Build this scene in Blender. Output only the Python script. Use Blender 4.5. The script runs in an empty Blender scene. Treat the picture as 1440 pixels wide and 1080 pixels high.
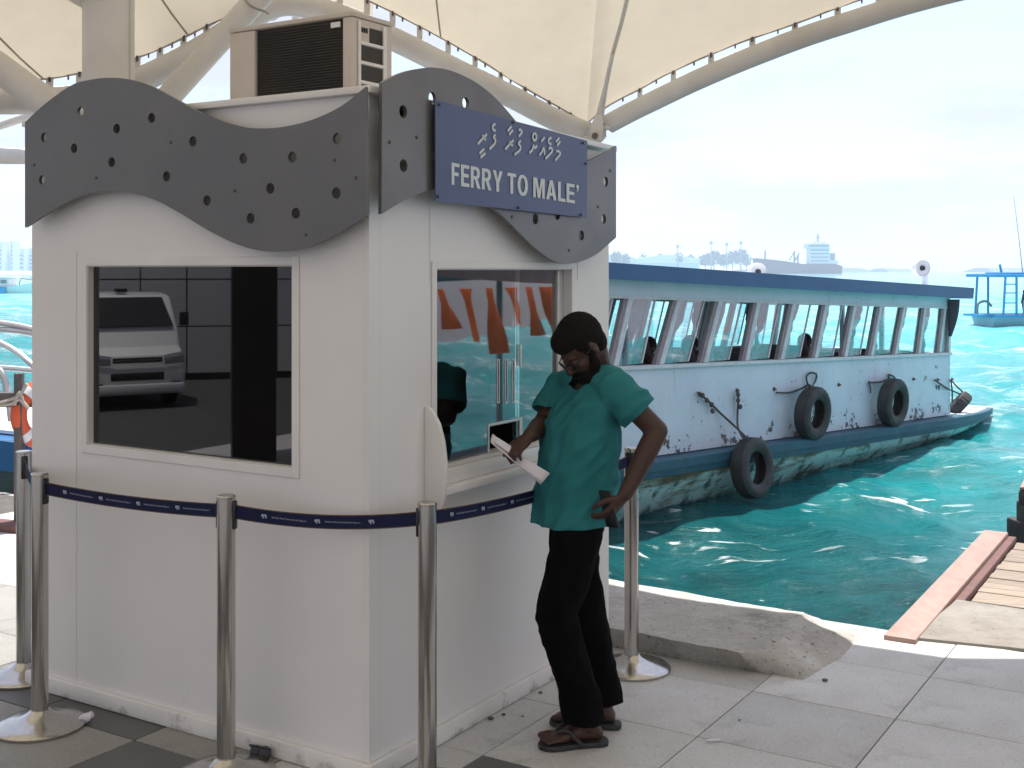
import bpy, bmesh, math, random
import numpy as np
from mathutils import Vector as V, Matrix, noise as mnoise

random.seed(7)
R = math.radians
SC = bpy.context.scene
COL = SC.collection

# ------------------------------------------------------------------ camera
F, HZ, CX, CAMZ = 1694.0, 380.0, 720.0, 1.76      # focal length in photo pixels, horizon row, eye height
cam_d = bpy.data.cameras.new('camera')
cam = bpy.data.objects.new('camera', cam_d)
COL.objects.link(cam)
cam.location = (0, 0, CAMZ)
cam.rotation_euler = (R(90), 0, 0)
cam_d.sensor_width = 36
cam_d.lens = F / 1440 * 36
cam_d.shift_y = -(540 - HZ) / 1440
cam_d.clip_start = 0.05
cam_d.clip_end = 20000
SC.camera = cam

# ------------------------------------------------------------------ sky, sun, exposure
SUN_EL, SUN_AZ = 72.0, 24.0       # azimuth measured from +Y towards +X
SKY_STRENGTH, SUN_STRENGTH, EXPOSURE = 0.100, 2.95, 1.50
world = bpy.data.worlds.new('World')
SC.world = world
world.use_nodes = True
nt = world.node_tree
nt.nodes.clear()
w_out = nt.nodes.new('ShaderNodeOutputWorld')
w_bg = nt.nodes.new('ShaderNodeBackground')
w_sky = nt.nodes.new('ShaderNodeTexSky')
w_sky.sky_type = 'NISHITA'
w_sky.sun_disc = False
w_sky.sun_elevation = R(SUN_EL)
w_sky.sun_rotation = R(SUN_AZ)
w_sky.dust_density = 1.2
w_sky.air_density = 1.0
w_sky.altitude = 0
w_tc = nt.nodes.new('ShaderNodeTexCoord')
w_map = nt.nodes.new('ShaderNodeMapping')
w_map.inputs['Scale'].default_value = (1.0, 1.0, 3.6)
w_map.inputs['Location'].default_value = (0.35, 0.2, 0.1)
w_n = nt.nodes.new('ShaderNodeTexNoise')
w_n.inputs['Scale'].default_value = 4.2
w_n.inputs['Detail'].default_value = 8
w_n.inputs['Roughness'].default_value = 0.58
w_r = nt.nodes.new('ShaderNodeValToRGB')
w_r.color_ramp.elements[0].position = 0.46
w_r.color_ramp.elements[1].position = 0.58
w_r.color_ramp.elements[0].color = (0.60, 0.60, 0.60, 1)
w_r.color_ramp.elements[1].color = (0.96, 0.96, 0.96, 1)
w_mix = nt.nodes.new('ShaderNodeMix')
w_mix.data_type = 'RGBA'
w_mix.inputs[7].default_value = (2.75, 2.8, 3.3, 1)      # thin sunlit cloud
nt.links.new(w_tc.outputs['Generated'], w_map.inputs['Vector'])
nt.links.new(w_map.outputs[0], w_n.inputs['Vector'])
nt.links.new(w_n.outputs['Fac'], w_r.inputs[0])
nt.links.new(w_r.outputs[0], w_mix.inputs[0])
nt.links.new(w_sky.outputs[0], w_mix.inputs[6])
nt.links.new(w_mix.outputs[2], w_bg.inputs['Color'])
w_bg.inputs['Strength'].default_value = SKY_STRENGTH
nt.links.new(w_bg.outputs[0], w_out.inputs['Surface'])

sun_d = bpy.data.lights.new('sun', 'SUN')
sun_d.energy = SUN_STRENGTH
sun_d.angle = R(0.55)
sun_d.color = (1.0, 0.95, 0.88)
sun = bpy.data.objects.new('sun', sun_d)
COL.objects.link(sun)
to_sun = V((math.sin(R(SUN_AZ)) * math.cos(R(SUN_EL)), math.cos(R(SUN_AZ)) * math.cos(R(SUN_EL)), math.sin(R(SUN_EL))))
sun.rotation_euler = to_sun.to_track_quat('Z', 'Y').to_euler()
sun.location = to_sun * 30

SC.view_settings.view_transform = 'Standard'
SC.view_settings.look = 'None'
SC.view_settings.gamma = 1
SC.view_settings.use_curve_mapping = False
SC.view_settings.exposure = EXPOSURE
try:
    SC.cycles.max_bounces = 10
    SC.cycles.diffuse_bounces = 4
    SC.cycles.transparent_max_bounces = 16
    SC.cycles.sample_clamp_indirect = 6
    SC.cycles.volume_bounces = 1
    SC.cycles.caustics_reflective = False
    SC.cycles.caustics_refractive = False
    SC.cycles.use_denoising = True
except Exception:
    pass

# ------------------------------------------------------------------ picture-to-place helpers
def at(px, py, Y):
    return V(((px - CX) / F * Y, Y, CAMZ - (py - HZ) / F * Y))
def gnd(px, py, z=0.0):
    return at(px, py, F * (CAMZ - z) / (py - HZ))
def onplane(px, py, P, n):
    d = V(((px - CX) / F, 1.0, -(py - HZ) / F)); o = V((0, 0, CAMZ))
    return o + d * ((P - o).dot(n) / d.dot(n))

# ------------------------------------------------------------------ mesh helpers
WPOS = {}
def W(o):
    return WPOS.get(o.name, V((0, 0, 0))) if o is not None else V((0, 0, 0))

def frame_of(d):
    d = d.normalized()
    up = V((0, 0, 1)) if abs(d.z) < 0.95 else V((1, 0, 0))
    a = d.cross(up).normalized()
    return a, d.cross(a).normalized()

class MB:
    def __init__(self):
        self.v, self.f = [], []
    def add(self, vs, fs):
        o = len(self.v)
        self.v += [V(p) for p in vs]
        self.f += [tuple(i + o for i in q) for q in fs]
        return self
    def obox(self, p, ax, ay, az):
        """box with corner p and three edge vectors"""
        p, ax, ay, az = V(p), V(ax), V(ay), V(az)
        vs = [p, p + ax, p + ax + ay, p + ay, p + az, p + ax + az, p + ax + ay + az, p + ay + az]
        fs = [(0, 3, 2, 1), (4, 5, 6, 7), (0, 1, 5, 4), (1, 2, 6, 5), (2, 3, 7, 6), (3, 0, 4, 7)]
        if ax.cross(ay).dot(az) < 0:
            fs = [q[::-1] for q in fs]
        return self.add(vs, fs)
    def cbox(self, c, sx, sy, sz):
        return self.obox((c[0] - sx / 2, c[1] - sy / 2, c[2] - sz / 2), (sx, 0, 0), (0, sy, 0), (0, 0, sz))
    def prism(self, poly, ext):
        """polygon (list of points) pushed along ext, closed with n-gons"""
        poly = [V(p) for p in poly]; ext = V(ext); n = len(poly)
        nrm = V((0, 0, 0))
        for i in range(n):
            nrm += poly[i].cross(poly[(i + 1) % n])
        if nrm.dot(ext) < 0:
            poly = poly[::-1]
        vs = poly + [p + ext for p in poly]
        fs = [tuple(range(n))[::-1], tuple(range(n, 2 * n))]
        fs += [(i, (i + 1) % n, n + (i + 1) % n, n + i) for i in range(n)]
        return self.add(vs, fs)
    def rings(self, rs, cap=True, closed=False):
        n = len(rs[0]); vs = [p for r in rs for p in r]; fs = []
        m = len(rs)
        for j in range(m if closed else m - 1):
            k = (j + 1) % m
            for i in range(n):
                fs.append((j * n + i, j * n + (i + 1) % n, k * n + (i + 1) % n, k * n + i))
        if cap and not closed:
            fs.append(tuple(range(n))[::-1]); fs.append(tuple((m - 1) * n + i for i in range(n)))
        return self.add(vs, fs)
    def tube(self, pts, r, seg=10, cap=True):
        pts = [V(p) for p in pts]; n = len(pts); rs = []
        rad = r if isinstance(r, (list, tuple)) else [r] * n
        d0 = (pts[1] - pts[0]).normalized()
        a, b = frame_of(d0)
        for i, p in enumerate(pts):
            d = (pts[min(i + 1, n - 1)] - pts[max(i - 1, 0)]).normalized()
            a = (a - d * a.dot(d)).normalized(); b = d.cross(a)
            rs.append([p + (a * math.cos(2 * math.pi * k / seg) + b * math.sin(2 * math.pi * k / seg)) * rad[i] for k in range(seg)])
        return self.rings(rs, cap)
    def capsule(self, pts, rad, seg=14):
        """chain with rounded ends, for bodies"""
        pts = [V(p) for p in pts]; rad = list(rad)
        d0 = (pts[0] - pts[1]).normalized(); d1 = (pts[-1] - pts[-2]).normalized()
        P, Q = [], []
        for a in (80, 50, 25):
            P.append(pts[0] + d0 * rad[0] * math.sin(R(a))); Q.append(rad[0] * math.cos(R(a)))
        P += pts; Q += rad
        for a in (25, 50, 80):
            P.append(pts[-1] + d1 * rad[-1] * math.sin(R(a))); Q.append(rad[-1] * math.cos(R(a)))
        return self.tube(P, Q, seg)
    def ell(self, c, ax, ay, az, nu=18, nv=12):
        c, ax, ay, az = V(c), V(ax), V(ay), V(az); rs = []
        for j in range(1, nv):
            t = math.pi * j / nv
            rs.append([c + az * -math.cos(t) + (ax * math.cos(2 * math.pi * i / nu) + ay * math.sin(2 * math.pi * i / nu)) * math.sin(t) for i in range(nu)])
        n0 = len(self.v)
        self.rings(rs, cap=False)
        b = len(self.v); self.v += [c - az, c + az]
        for i in range(nu):
            self.f.append((b, n0 + (i + 1) % nu, n0 + i))
            o = n0 + (nv - 2) * nu
            self.f.append((b + 1, o + i, o + (i + 1) % nu))
        return self
    def lathe(self, prof, c, axis=(0, 0, 1), seg=28, closed=False):
        """profile of (radius, height) about an axis"""
        c = V(c); ax = V(axis).normalized(); a, b = frame_of(ax); rs = []
        for r, h in prof:
            rs.append([c + ax * h + (a * math.cos(2 * math.pi * k / seg) + b * math.sin(2 * math.pi * k / seg)) * r for k in range(seg)])
        return self.rings(rs, not closed, closed)
    def build(self, name, mat, parent=None, bevel=0.0, smooth=35, segs=2, fix=True, world=True):
        off = W(parent) if world else V((0, 0, 0))
        me = bpy.data.meshes.new(name)
        me.from_pydata([tuple(p - off) for p in self.v], [], self.f)
        if bevel or fix:
            bm = bmesh.new(); bm.from_mesh(me)
            if fix:
                bmesh.ops.recalc_face_normals(bm, faces=bm.faces)
            if bevel:
                es = [e for e in bm.edges if len(e.link_faces) == 2 and e.calc_face_angle(0) > R(30)]
                bmesh.ops.bevel(bm, geom=es, offset=bevel, segments=segs, affect='EDGES', profile=0.5, clamp_overlap=True)
            bm.to_mesh(me); bm.free()
        return link(name, me, mat, parent, smooth)

def link(name, me, mat, parent=None, smooth=35):
    if mat is not None:
        me.materials.append(mat)
    if smooth:
        me.polygons.foreach_set('use_smooth', [True] * len(me.polygons))
        try:
            me.set_sharp_from_angle(angle=R(smooth))
        except Exception:
            pass
    o = bpy.data.objects.new(name, me)
    COL.objects.link(o)
    if parent is not None:
        o.parent = parent
        WPOS[o.name] = W(parent)
    return o

def tag(o, label=None, cat=None, group=None, kind=None):
    if label: o['label'] = label
    if cat: o['category'] = cat
    if group: o['group'] = group
    if kind: o['kind'] = kind
    return o

def thing(name, label, cat, loc, group=None):
    o = bpy.data.objects.new(name, None)
    o.empty_display_size = 0.2
    COL.objects.link(o)
    o.location = loc
    WPOS[o.name] = V(loc)
    return tag(o, label, cat, group)

def copy_tree(o, parent=None):
    c = o.copy(); COL.objects.link(c)
    if parent is not None: c.parent = parent
    for ch in list(o.children):
        copy_tree(ch, c)
    return c

def remesh_obj(mb, voxel, smooth_it=4, smooth_f=0.5):
    """unite the pieces in mb into one continuous skin; returns a mesh"""
    me = bpy.data.meshes.new('tmp')
    me.from_pydata([tuple(p) for p in mb.v], [], mb.f)
    bm = bmesh.new(); bm.from_mesh(me); bmesh.ops.recalc_face_normals(bm, faces=bm.faces); bm.to_mesh(me); bm.free()
    o = bpy.data.objects.new('tmp', me); COL.objects.link(o)
    m = o.modifiers.new('r', 'REMESH'); m.mode = 'VOXEL'; m.voxel_size = voxel
    s = o.modifiers.new('s', 'SMOOTH'); s.iterations = smooth_it; s.factor = smooth_f
    dg = bpy.context.evaluated_depsgraph_get(); dg.update()
    out = bpy.data.meshes.new_from_object(o.evaluated_get(dg))
    bpy.data.objects.remove(o); bpy.data.meshes.remove(me)
    return out

def skin(name, me, mat, parent, cuts=(), wrinkle=0.0, wscale=8.0, wstretch=(1, 1, 1), folds=(), bias=0.0):
    """cut a remeshed skin with planes (point, normal to drop) and link it under parent"""
    off = W(parent)
    bm = bmesh.new(); bm.from_mesh(me)
    if wrinkle:
        bm.normal_update()
        mv = []
        for v in bm.verts:
            p = V((v.co.x * wstretch[0], v.co.y * wstretch[1], v.co.z * wstretch[2])) * wscale
            k = mnoise.noise(p) + 0.5 * mnoise.noise(p * 2.1 + V((3, 1, 7)))
            k = k - 0.6 * abs(mnoise.noise(p * 1.3 + V((9, 4, 2))))
            h = (k + bias) * wrinkle
            for fd, fa, fs in folds:                            # long creases running along fd
                fd = V(fd).normalized(); al = v.co.dot(fd); pr = v.co - fd * al
                q = V((pr.x * fs, pr.y * fs, pr.z * fs)) + fd * (al * fs * 0.22)
                r_ = 1 - abs(mnoise.noise(q + V((0.37, 5.1, 2.2)))) * 2.6
                h += fa * max(r_, -0.3)
            mv.append(v.normal * h)
        for v, d in zip(bm.verts, mv):
            v.co += d
    for cut in cuts:
        P, n = V(cut[0]), V(cut[1])
        lim = cut[2] if len(cut) > 2 else None
        if lim is None:
            geom = bm.verts[:] + bm.edges[:] + bm.faces[:]
        else:
            fs = [f for f in bm.faces if (f.calc_center_median() - P).length < lim]
            gs = set(fs)
            for f in fs:
                gs.update(f.verts); gs.update(f.edges)
            geom = list(gs)
        bmesh.ops.bisect_plane(bm, geom=geom, plane_co=P, plane_no=n, clear_outer=False, clear_inner=False)
        dead = []
        for f in bm.faces:
            c = f.calc_center_median()
            if (c - P).dot(n) > 1e-5 and (lim is None or (c - P).length < lim):
                dead.append(f)
        bmesh.ops.delete(bm, geom=dead, context='FACES')
    for v in bm.verts:
        v.co -= off
    bm.to_mesh(me); bm.free()
    return link(name, me, mat, parent, 60)

# ------------------------------------------------------------------ materials
def mat(name, col, rough=0.5, metal=0.0, col2=None, scale=6.0, detail=4, lo=0.35, hi=0.7, bump=0.0, bscale=40.0, rvar=0.0, stretch=(1, 1, 1), rnd=0.0, spec=None, coat=0.0, distort=0.0):
    m = bpy.data.materials.new(name)
    m.use_nodes = True
    t = m.node_tree; N, L = t.nodes, t.links
    b = N['Principled BSDF']
    b.inputs['Roughness'].default_value = rough
    b.inputs['Metallic'].default_value = metal
    if spec is not None: b.inputs['Specular IOR Level'].default_value = spec
    if coat: b.inputs['Coat Weight'].default_value = coat
    b.inputs['Base Color'].default_value = (*col, 1)
    tc = N.new('ShaderNodeTexCoord'); mp = N.new('ShaderNodeMapping')
    mp.inputs['Scale'].default_value = stretch
    L.new(tc.outputs['Object'], mp.inputs['Vector'])
    colsock = None
    if col2 is not None or rvar:
        n = N.new('ShaderNodeTexNoise'); n.inputs['Scale'].default_value = scale; n.inputs['Detail'].default_value = detail
        n.inputs['Roughness'].default_value = 0.62; n.inputs['Distortion'].default_value = distort
        L.new(mp.outputs[0], n.inputs['Vector'])
        mr = N.new('ShaderNodeMapRange'); mr.inputs[1].default_value = lo; mr.inputs[2].default_value = hi
        L.new(n.outputs['Fac'], mr.inputs[0])
        if col2 is not None:
            mx = N.new('ShaderNodeMix'); mx.data_type = 'RGBA'
            mx.inputs[6].default_value = (*col, 1); mx.inputs[7].default_value = (*col2, 1)
            L.new(mr.outputs[0], mx.inputs[0]); colsock = mx.outputs[2]
        if rvar:
            m2 = N.new('ShaderNodeMapRange'); m2.inputs[3].default_value = rough - rvar; m2.inputs[4].default_value = rough + rvar
            L.new(mr.outputs[0], m2.inputs[0]); L.new(m2.outputs[0], b.inputs['Roughness'])
    if rnd:
        oi = N.new('ShaderNodeObjectInfo')
        hs = N.new('ShaderNodeHueSaturation')
        m3 = N.new('ShaderNodeMapRange'); m3.inputs[3].default_value = 1 - rnd; m3.inputs[4].default_value = 1 + rnd
        L.new(oi.outputs['Random'], m3.inputs[0]); L.new(m3.outputs[0], hs.inputs['Value'])
        if colsock: L.new(colsock, hs.inputs['Color'])
        else: hs.inputs['Color'].default_value = (*col, 1)
        colsock = hs.outputs[0]
    if colsock: L.new(colsock, b.inputs['Base Color'])
    if bump:
        n2 = N.new('ShaderNodeTexNoise'); n2.inputs['Scale'].default_value = bscale; n2.inputs['Detail'].default_value = 5
        L.new(mp.outputs[0], n2.inputs['Vector'])
        bp = N.new('ShaderNodeBump'); bp.inputs['Strength'].default_value = 1.0; bp.inputs['Distance'].default_value = bump
        L.new(n2.outputs['Fac'], bp.inputs['Height']); L.new(bp.outputs[0], b.inputs['Normal'])
    return m

def overlay(m, col, scale, lo, hi, rough=None, stretch=(1, 1, 1), detail=6, offset=(0, 0, 0), grad=None, patch=None):
    """second layer of dirt, rust or wear with a shape of its own"""
    t = m.node_tree; N, L = t.nodes, t.links; b = N['Principled BSDF']
    tc = N.new('ShaderNodeTexCoord'); mp = N.new('ShaderNodeMapping')
    mp.inputs['Scale'].default_value = stretch; mp.inputs['Location'].default_value = offset
    L.new(tc.outputs['Object'], mp.inputs['Vector'])
    n = N.new('ShaderNodeTexNoise'); n.inputs['Scale'].default_value = scale; n.inputs['Detail'].default_value = detail
    n.inputs['Roughness'].default_value = 0.65
    L.new(mp.outputs[0], n.inputs['Vector'])
    fac = n.outputs['Fac']
    if grad:
        axis, g0, g1, amt = grad         # adds amt * ramp(axis from g0 to g1) to the noise
        sp = N.new('ShaderNodeSeparateXYZ'); L.new(tc.outputs['Object'], sp.inputs[0])
        g = N.new('ShaderNodeMapRange'); g.inputs[1].default_value = g0; g.inputs[2].default_value = g1
        g.inputs[3].default_value = 0; g.inputs[4].default_value = amt
        L.new(sp.outputs[axis], g.inputs[0])
        ad = N.new('ShaderNodeMath'); ad.operation = 'ADD'
        L.new(fac, ad.inputs[0]); L.new(g.outputs[0], ad.inputs[1]); fac = ad.outputs[0]
    if patch:                                                   # gathers the marks in a few places
        pn = N.new('ShaderNodeTexNoise'); pn.inputs['Scale'].default_value = patch[0]; pn.inputs['Detail'].default_value = 2
        L.new(tc.outputs['Object'], pn.inputs['Vector'])
        pr_ = N.new('ShaderNodeMapRange'); pr_.inputs[1].default_value = patch[1]; pr_.inputs[2].default_value = patch[2]; pr_.inputs[3].default_value = -0.25; pr_.inputs[4].default_value = 0.06
        L.new(pn.outputs['Fac'], pr_.inputs[0]); a2 = N.new('ShaderNodeMath'); a2.operation = 'ADD'
        L.new(fac, a2.inputs[0]); L.new(pr_.outputs[0], a2.inputs[1]); fac = a2.outputs[0]
    mr = N.new('ShaderNodeMapRange'); mr.inputs[1].default_value = lo; mr.inputs[2].default_value = hi
    L.new(fac, mr.inputs[0])
    mx = N.new('ShaderNodeMix'); mx.data_type = 'RGBA'
    L.new(mr.outputs[0], mx.inputs[0])
    src = b.inputs['Base Color']
    if src.is_linked: L.new(src.links[0].from_socket, mx.inputs[6])
    else: mx.inputs[6].default_value = src.default_value
    mx.inputs[7].default_value = (*col, 1)
    L.new(mx.outputs[2], src)
    return m

def glass_mat(name, tint, refl=1.0, ior=1.5, rough=0.0):
    m = bpy.data.materials.new(name); m.use_nodes = True
    t = m.node_tree; N, L = t.nodes, t.links; N.clear()
    o = N.new('ShaderNodeOutputMaterial'); mx = N.new('ShaderNodeMixShader')
    tr = N.new('ShaderNodeBsdfTransparent'); tr.inputs[0].default_value = (*tint, 1)
    gl = N.new('ShaderNodeBsdfGlossy'); gl.inputs['Roughness'].default_value = rough; gl.inputs[0].default_value = (1, 1, 1, 1)
    fr = N.new('ShaderNodeFresnel'); fr.inputs[0].default_value = ior
    k = N.new('ShaderNodeMath'); k.operation = 'MULTIPLY'; k.inputs[1].default_value = refl
    L.new(fr.outputs[0], k.inputs[0]); L.new(k.outputs[0], mx.inputs[0])
    L.new(tr.outputs[0], mx.inputs[1]); L.new(gl.outputs[0], mx.inputs[2]); L.new(mx.outputs[0], o.inputs[0])
    return m

def cloth_mat(name, col, trans, col2=None, scale=1.2):
    """thin cloth: scatters on both sides"""
    m = mat(name, col, rough=0.7, col2=col2, scale=scale, spec=0.2)
    t = m.node_tree; N, L = t.nodes, t.links; b = N['Principled BSDF']; o = N['Material Output']
    tl = N.new('ShaderNodeBsdfTranslucent'); mx = N.new('ShaderNodeMixShader'); mx.inputs[0].default_value = trans
    src = b.inputs['Base Color']
    if src.is_linked: L.new(src.links[0].from_socket, tl.inputs[0])
    else: tl.inputs[0].default_value = src.default_value
    L.new(b.outputs[0], mx.inputs[1]); L.new(tl.outputs[0], mx.inputs[2]); L.new(mx.outputs[0], o.inputs[0])
    return m

M = {}
M['kiosk_white'] = mat('kiosk_white', (0.79, 0.775, 0.765), 0.38, col2=(0.75, 0.735, 0.725), scale=1.6, bump=0.0006, bscale=5, rvar=0.05)
overlay(M['kiosk_white'], (0.58, 0.55, 0.51), 2.4, 0.68, 1.0, stretch=(1.2, 1.2, 0.18))
overlay(M['kiosk_white'], (0.42, 0.39, 0.35), 7, 0.78, 1.05, grad=(2, 0.30, 0.0, 0.22))
M['kiosk_trim'] = mat('kiosk_trim', (0.78, 0.765, 0.75), 0.33, col2=(0.72, 0.70, 0.68), scale=3)
M['plinth'] = mat('plinth', (0.76, 0.745, 0.73), 0.5, col2=(0.66, 0.64, 0.61), scale=5, lo=0.45, hi=0.8)
overlay(M['plinth'], (0.22, 0.19, 0.16), 11, 0.66, 0.9, grad=(2, 0.08, 0.0, 0.2))
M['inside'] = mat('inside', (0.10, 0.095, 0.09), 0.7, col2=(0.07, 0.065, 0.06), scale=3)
M['fascia'] = mat('fascia', (0.156, 0.152, 0.150), 0.36, metal=0.35, col2=(0.13, 0.132, 0.14), scale=3, bump=0.0004, bscale=7, rvar=0.05)
overlay(M['fascia'], (0.26, 0.23, 0.22), 3.5, 0.66, 0.85)
M['sign_blue'] = mat('sign_blue', (0.060, 0.088, 0.205), 0.42, col2=(0.070, 0.100, 0.225), scale=5, bump=0.0006, bscale=6)
M['print'] = mat('print', (0.66, 0.71, 0.72), 0.5, col2=(0.58, 0.63, 0.64), scale=30)
M['steel'] = mat('steel', (0.56, 0.54, 0.51), 0.2, 1.0, col2=(0.48, 0.46, 0.43), scale=9, rvar=0.06, stretch=(6, 6, 0.6), bump=0.0001, bscale=60)
M['rubber'] = mat('rubber', (0.022, 0.022, 0.024), 0.65, col2=(0.05, 0.048, 0.046), scale=9, bump=0.002, bscale=40)
M['black_plastic'] = mat('black_plastic', (0.012, 0.012, 0.014), 0.35, col2=(0.02, 0.02, 0.022), scale=20)
M['belt'] = mat('belt', (0.008, 0.012, 0.045), 0.75, col2=(0.012, 0.018, 0.06), scale=40, bump=0.0004, bscale=500, spec=0.2)
M['belt_edge'] = mat('belt_edge', (0.16, 0.09, 0.05), 0.8, col2=(0.1, 0.06, 0.04), scale=60)
M['belt_print'] = mat('belt_print', (0.42, 0.45, 0.55), 0.7, col2=(0.34, 0.38, 0.48), scale=60)
M['white_steel'] = mat('white_steel', (0.68, 0.66, 0.63), 0.4, col2=(0.58, 0.55, 0.51), scale=2.5, bump=0.0015, bscale=6)
overlay(M['white_steel'], (0.36, 0.28, 0.2), 3.0, 0.66, 0.9, stretch=(1, 1, 0.5))
M['dark_steel'] = mat('dark_steel', (0.10, 0.10, 0.10), 0.5, 0.6, col2=(0.16, 0.13, 0.11), scale=14)
M['fabric'] = cloth_mat('fabric', (0.62, 0.56, 0.45), 0.30, col2=(0.54, 0.485, 0.385), scale=0.7)
overlay(M['fabric'], (0.40, 0.36, 0.29), 1.6, 0.44, 0.76, detail=9, offset=(3, 5, 2))
M['seam'] = mat('seam', (0.40, 0.35, 0.27), 0.8, col2=(0.34, 0.30, 0.22), scale=4)
M['fabric_edge'] = mat('fabric_edge', (0.42, 0.40, 0.36), 0.7, col2=(0.24, 0.22, 0.2), scale=12)
M['tile'] = mat('tile', (0.57, 0.565, 0.565), 0.5, col2=(0.45, 0.445, 0.445), scale=2.0, bump=0.0006, bscale=120, rvar=0.1, rnd=0.10, lo=0.3, hi=0.75)
overlay(M['tile'], (0.63, 0.625, 0.62), 75, 0.57, 0.74, detail=2)
overlay(M['tile'], (0.27, 0.265, 0.26), 85, 0.58, 0.74, detail=2, offset=(5, 3, 0))
overlay(M['tile'], (0.17, 0.16, 0.15), 3.3, 0.56, 0.86, offset=(7, 1, 0))
M['tile_dark'] = mat('tile_dark', (0.075, 0.074, 0.074), 0.45, col2=(0.10, 0.099, 0.098), scale=3, bump=0.0006, bscale=90, rnd=0.1)
overlay(M['tile_dark'], (0.13, 0.12, 0.11), 2.6, 0.58, 0.9)
M['tile_dim'] = mat('tile_dim', (0.30, 0.295, 0.275), 0.55, col2=(0.215, 0.21, 0.195), scale=2.0, bump=0.0006, bscale=120, rvar=0.08, rnd=0.10, lo=0.3, hi=0.75)  # greyer stone, its colour also darkened for the dim light at left
overlay(M['tile_dim'], (0.42, 0.41, 0.38), 95, 0.56, 0.75, detail=2)
overlay(M['tile_dim'], (0.13, 0.125, 0.115), 3.3, 0.58, 0.85, offset=(7, 1, 0))
M['grout'] = mat('grout', (0.075, 0.07, 0.065), 0.9, col2=(0.12, 0.11, 0.10), scale=14)
M['concrete'] = mat('concrete', (0.46, 0.44, 0.41), 0.82, col2=(0.30, 0.285, 0.262), scale=3.2, bump=0.009, bscale=18, lo=0.3, hi=0.7)
overlay(M['concrete'], (0.55, 0.55, 0.54), 3.0, 0.56, 0.70, offset=(2.3, 0.4, 0))
overlay(M['concrete'], (0.09, 0.08, 0.07), 2.2, 0.60, 0.8, offset=(4, 7, 1))
overlay(M['concrete'], (0.50, 0.48, 0.44), 55, 0.60, 0.72, detail=2)
overlay(M['concrete'], (0.10, 0.09, 0.08), 42, 0.60, 0.70, detail=3, offset=(1, 9, 4))
M['concrete_bare'] = mat('concrete_bare', (0.27, 0.25, 0.225), 0.85, col2=(0.18, 0.165, 0.145), scale=4, bump=0.006, bscale=24)
overlay(M['concrete_bare'], (0.10, 0.09, 0.08), 30, 0.60, 0.74, detail=4)
M['road'] = mat('road', (0.055, 0.055, 0.057), 0.85, col2=(0.075, 0.073, 0.07), scale=4, bump=0.003, bscale=90)
# =================================================================== THE SETTING
AR = V((0.5287, 0.8488, 0)); NR = V((0.8488, -0.5287, 0))     # kiosk and paving axes
AL = V((-0.8488, 0.5287, 0)); NL = V((-0.5287, -0.8488, 0))
KC = at(519, 1075, 4.14); KC.z = 0                             # near corner of the kiosk
WZ = -0.5                                                      # water level
EDGE_R = 5.957                                                 # quay edge along AR
def nr(n, r, z=0.0):                                           # place from paving coordinates
    return NR * n + AR * r + V((0, 0, z))

# quay body
mb = MB()
mb.prism([nr(-9.0, -12, -1.6), nr(12, -12, -1.6), nr(12, EDGE_R, -1.6), nr(-9.0, EDGE_R, -1.6)], (0, 0, 1.588))
tag(mb.build('quay', M['grout'], smooth=0), kind='structure')
quay = bpy.data.objects['quay']
# capping strip of the quay edge
mb = MB().obox(nr(-9.0, EDGE_R + 0.002, -0.32), NR * 21, AR * 0.06, (0, 0, 0.31))
mb.build('quay_edge', M['concrete'], quay, bevel=0.012)

# paving tiles, one object each, laid on the quay
TN, TR, TN0, TR0 = 0.591, 0.575, -1.2216, 4.232
def tile_mesh(nm, m):
    mb = MB()
    g = 0.0022
    mb.obox(NR * g + AR * g + V((0, 0, -0.03)), NR * (TN - 2 * g), AR * (TR - 2 * g), (0, 0, 0.03))
    o = mb.build(nm, m, None, bevel=0.0022, segs=1, smooth=0)
    me = o.data; bpy.data.objects.remove(o)
    return me
tm_l, tm_m, tm_d = tile_mesh('tile', M['tile']), tile_mesh('tile_dim', M['tile_dim']), tile_mesh('tile_dark', M['tile_dark'])
DARK = {(-2, -6), (-2, -5), (-3, -4), (-2, -2), (-4, -6), (-3, -8), (-4, -3), (-3, -1)}
kn0, kr0 = KC.dot(NR), KC.dot(AR)
for j in range(-6, 3):
    for i in range(-11, 6):
        c = nr(TN0 + (i + 0.5) * TN, TR0 + (j + 0.5) * TR)
        if c.y < 2.8 or abs(c.x) > 0.48 * c.y + 0.7:
            continue
        if kn0 - 1.6 < c.dot(NR) < kn0 - 0.35 and kr0 + 0.35 < c.dot(AR) < kr0 + 1.5:
            continue                                            # under the kiosk
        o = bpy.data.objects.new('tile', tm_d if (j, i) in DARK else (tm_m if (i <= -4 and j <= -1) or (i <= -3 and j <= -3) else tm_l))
        COL.objects.link(o); o.parent = quay
        o.location = nr(TN0 + i * TN, TR0 + j * TR, random.uniform(-0.0012, 0.0008))
# plain paving beyond the tiles that can be seen
mb = MB()
mb.prism([nr(-8.9, -11.9, -0.012), nr(11.9, -11.9, -0.012), nr(11.9, TR0 - 6 * TR - 0.5, -0.012), nr(-8.9, TR0 - 6 * TR - 0.5, -0.012)], (0, 0, 0.008))
mb.build('paving', M['tile'], quay, smooth=0)

# road and land behind the viewer (seen only mirrored in the windows)
mb = MB().prism([(-60, -60, -1.6), (60, -60, -1.6), (60, -8, -1.6), (-6, -8, -1.6), (-6.5, 6, -1.6), (-60, 22, -1.6)], (0, 0, 0.98))
tag(mb.build('road', M['road'], smooth=0), kind='structure')

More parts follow.
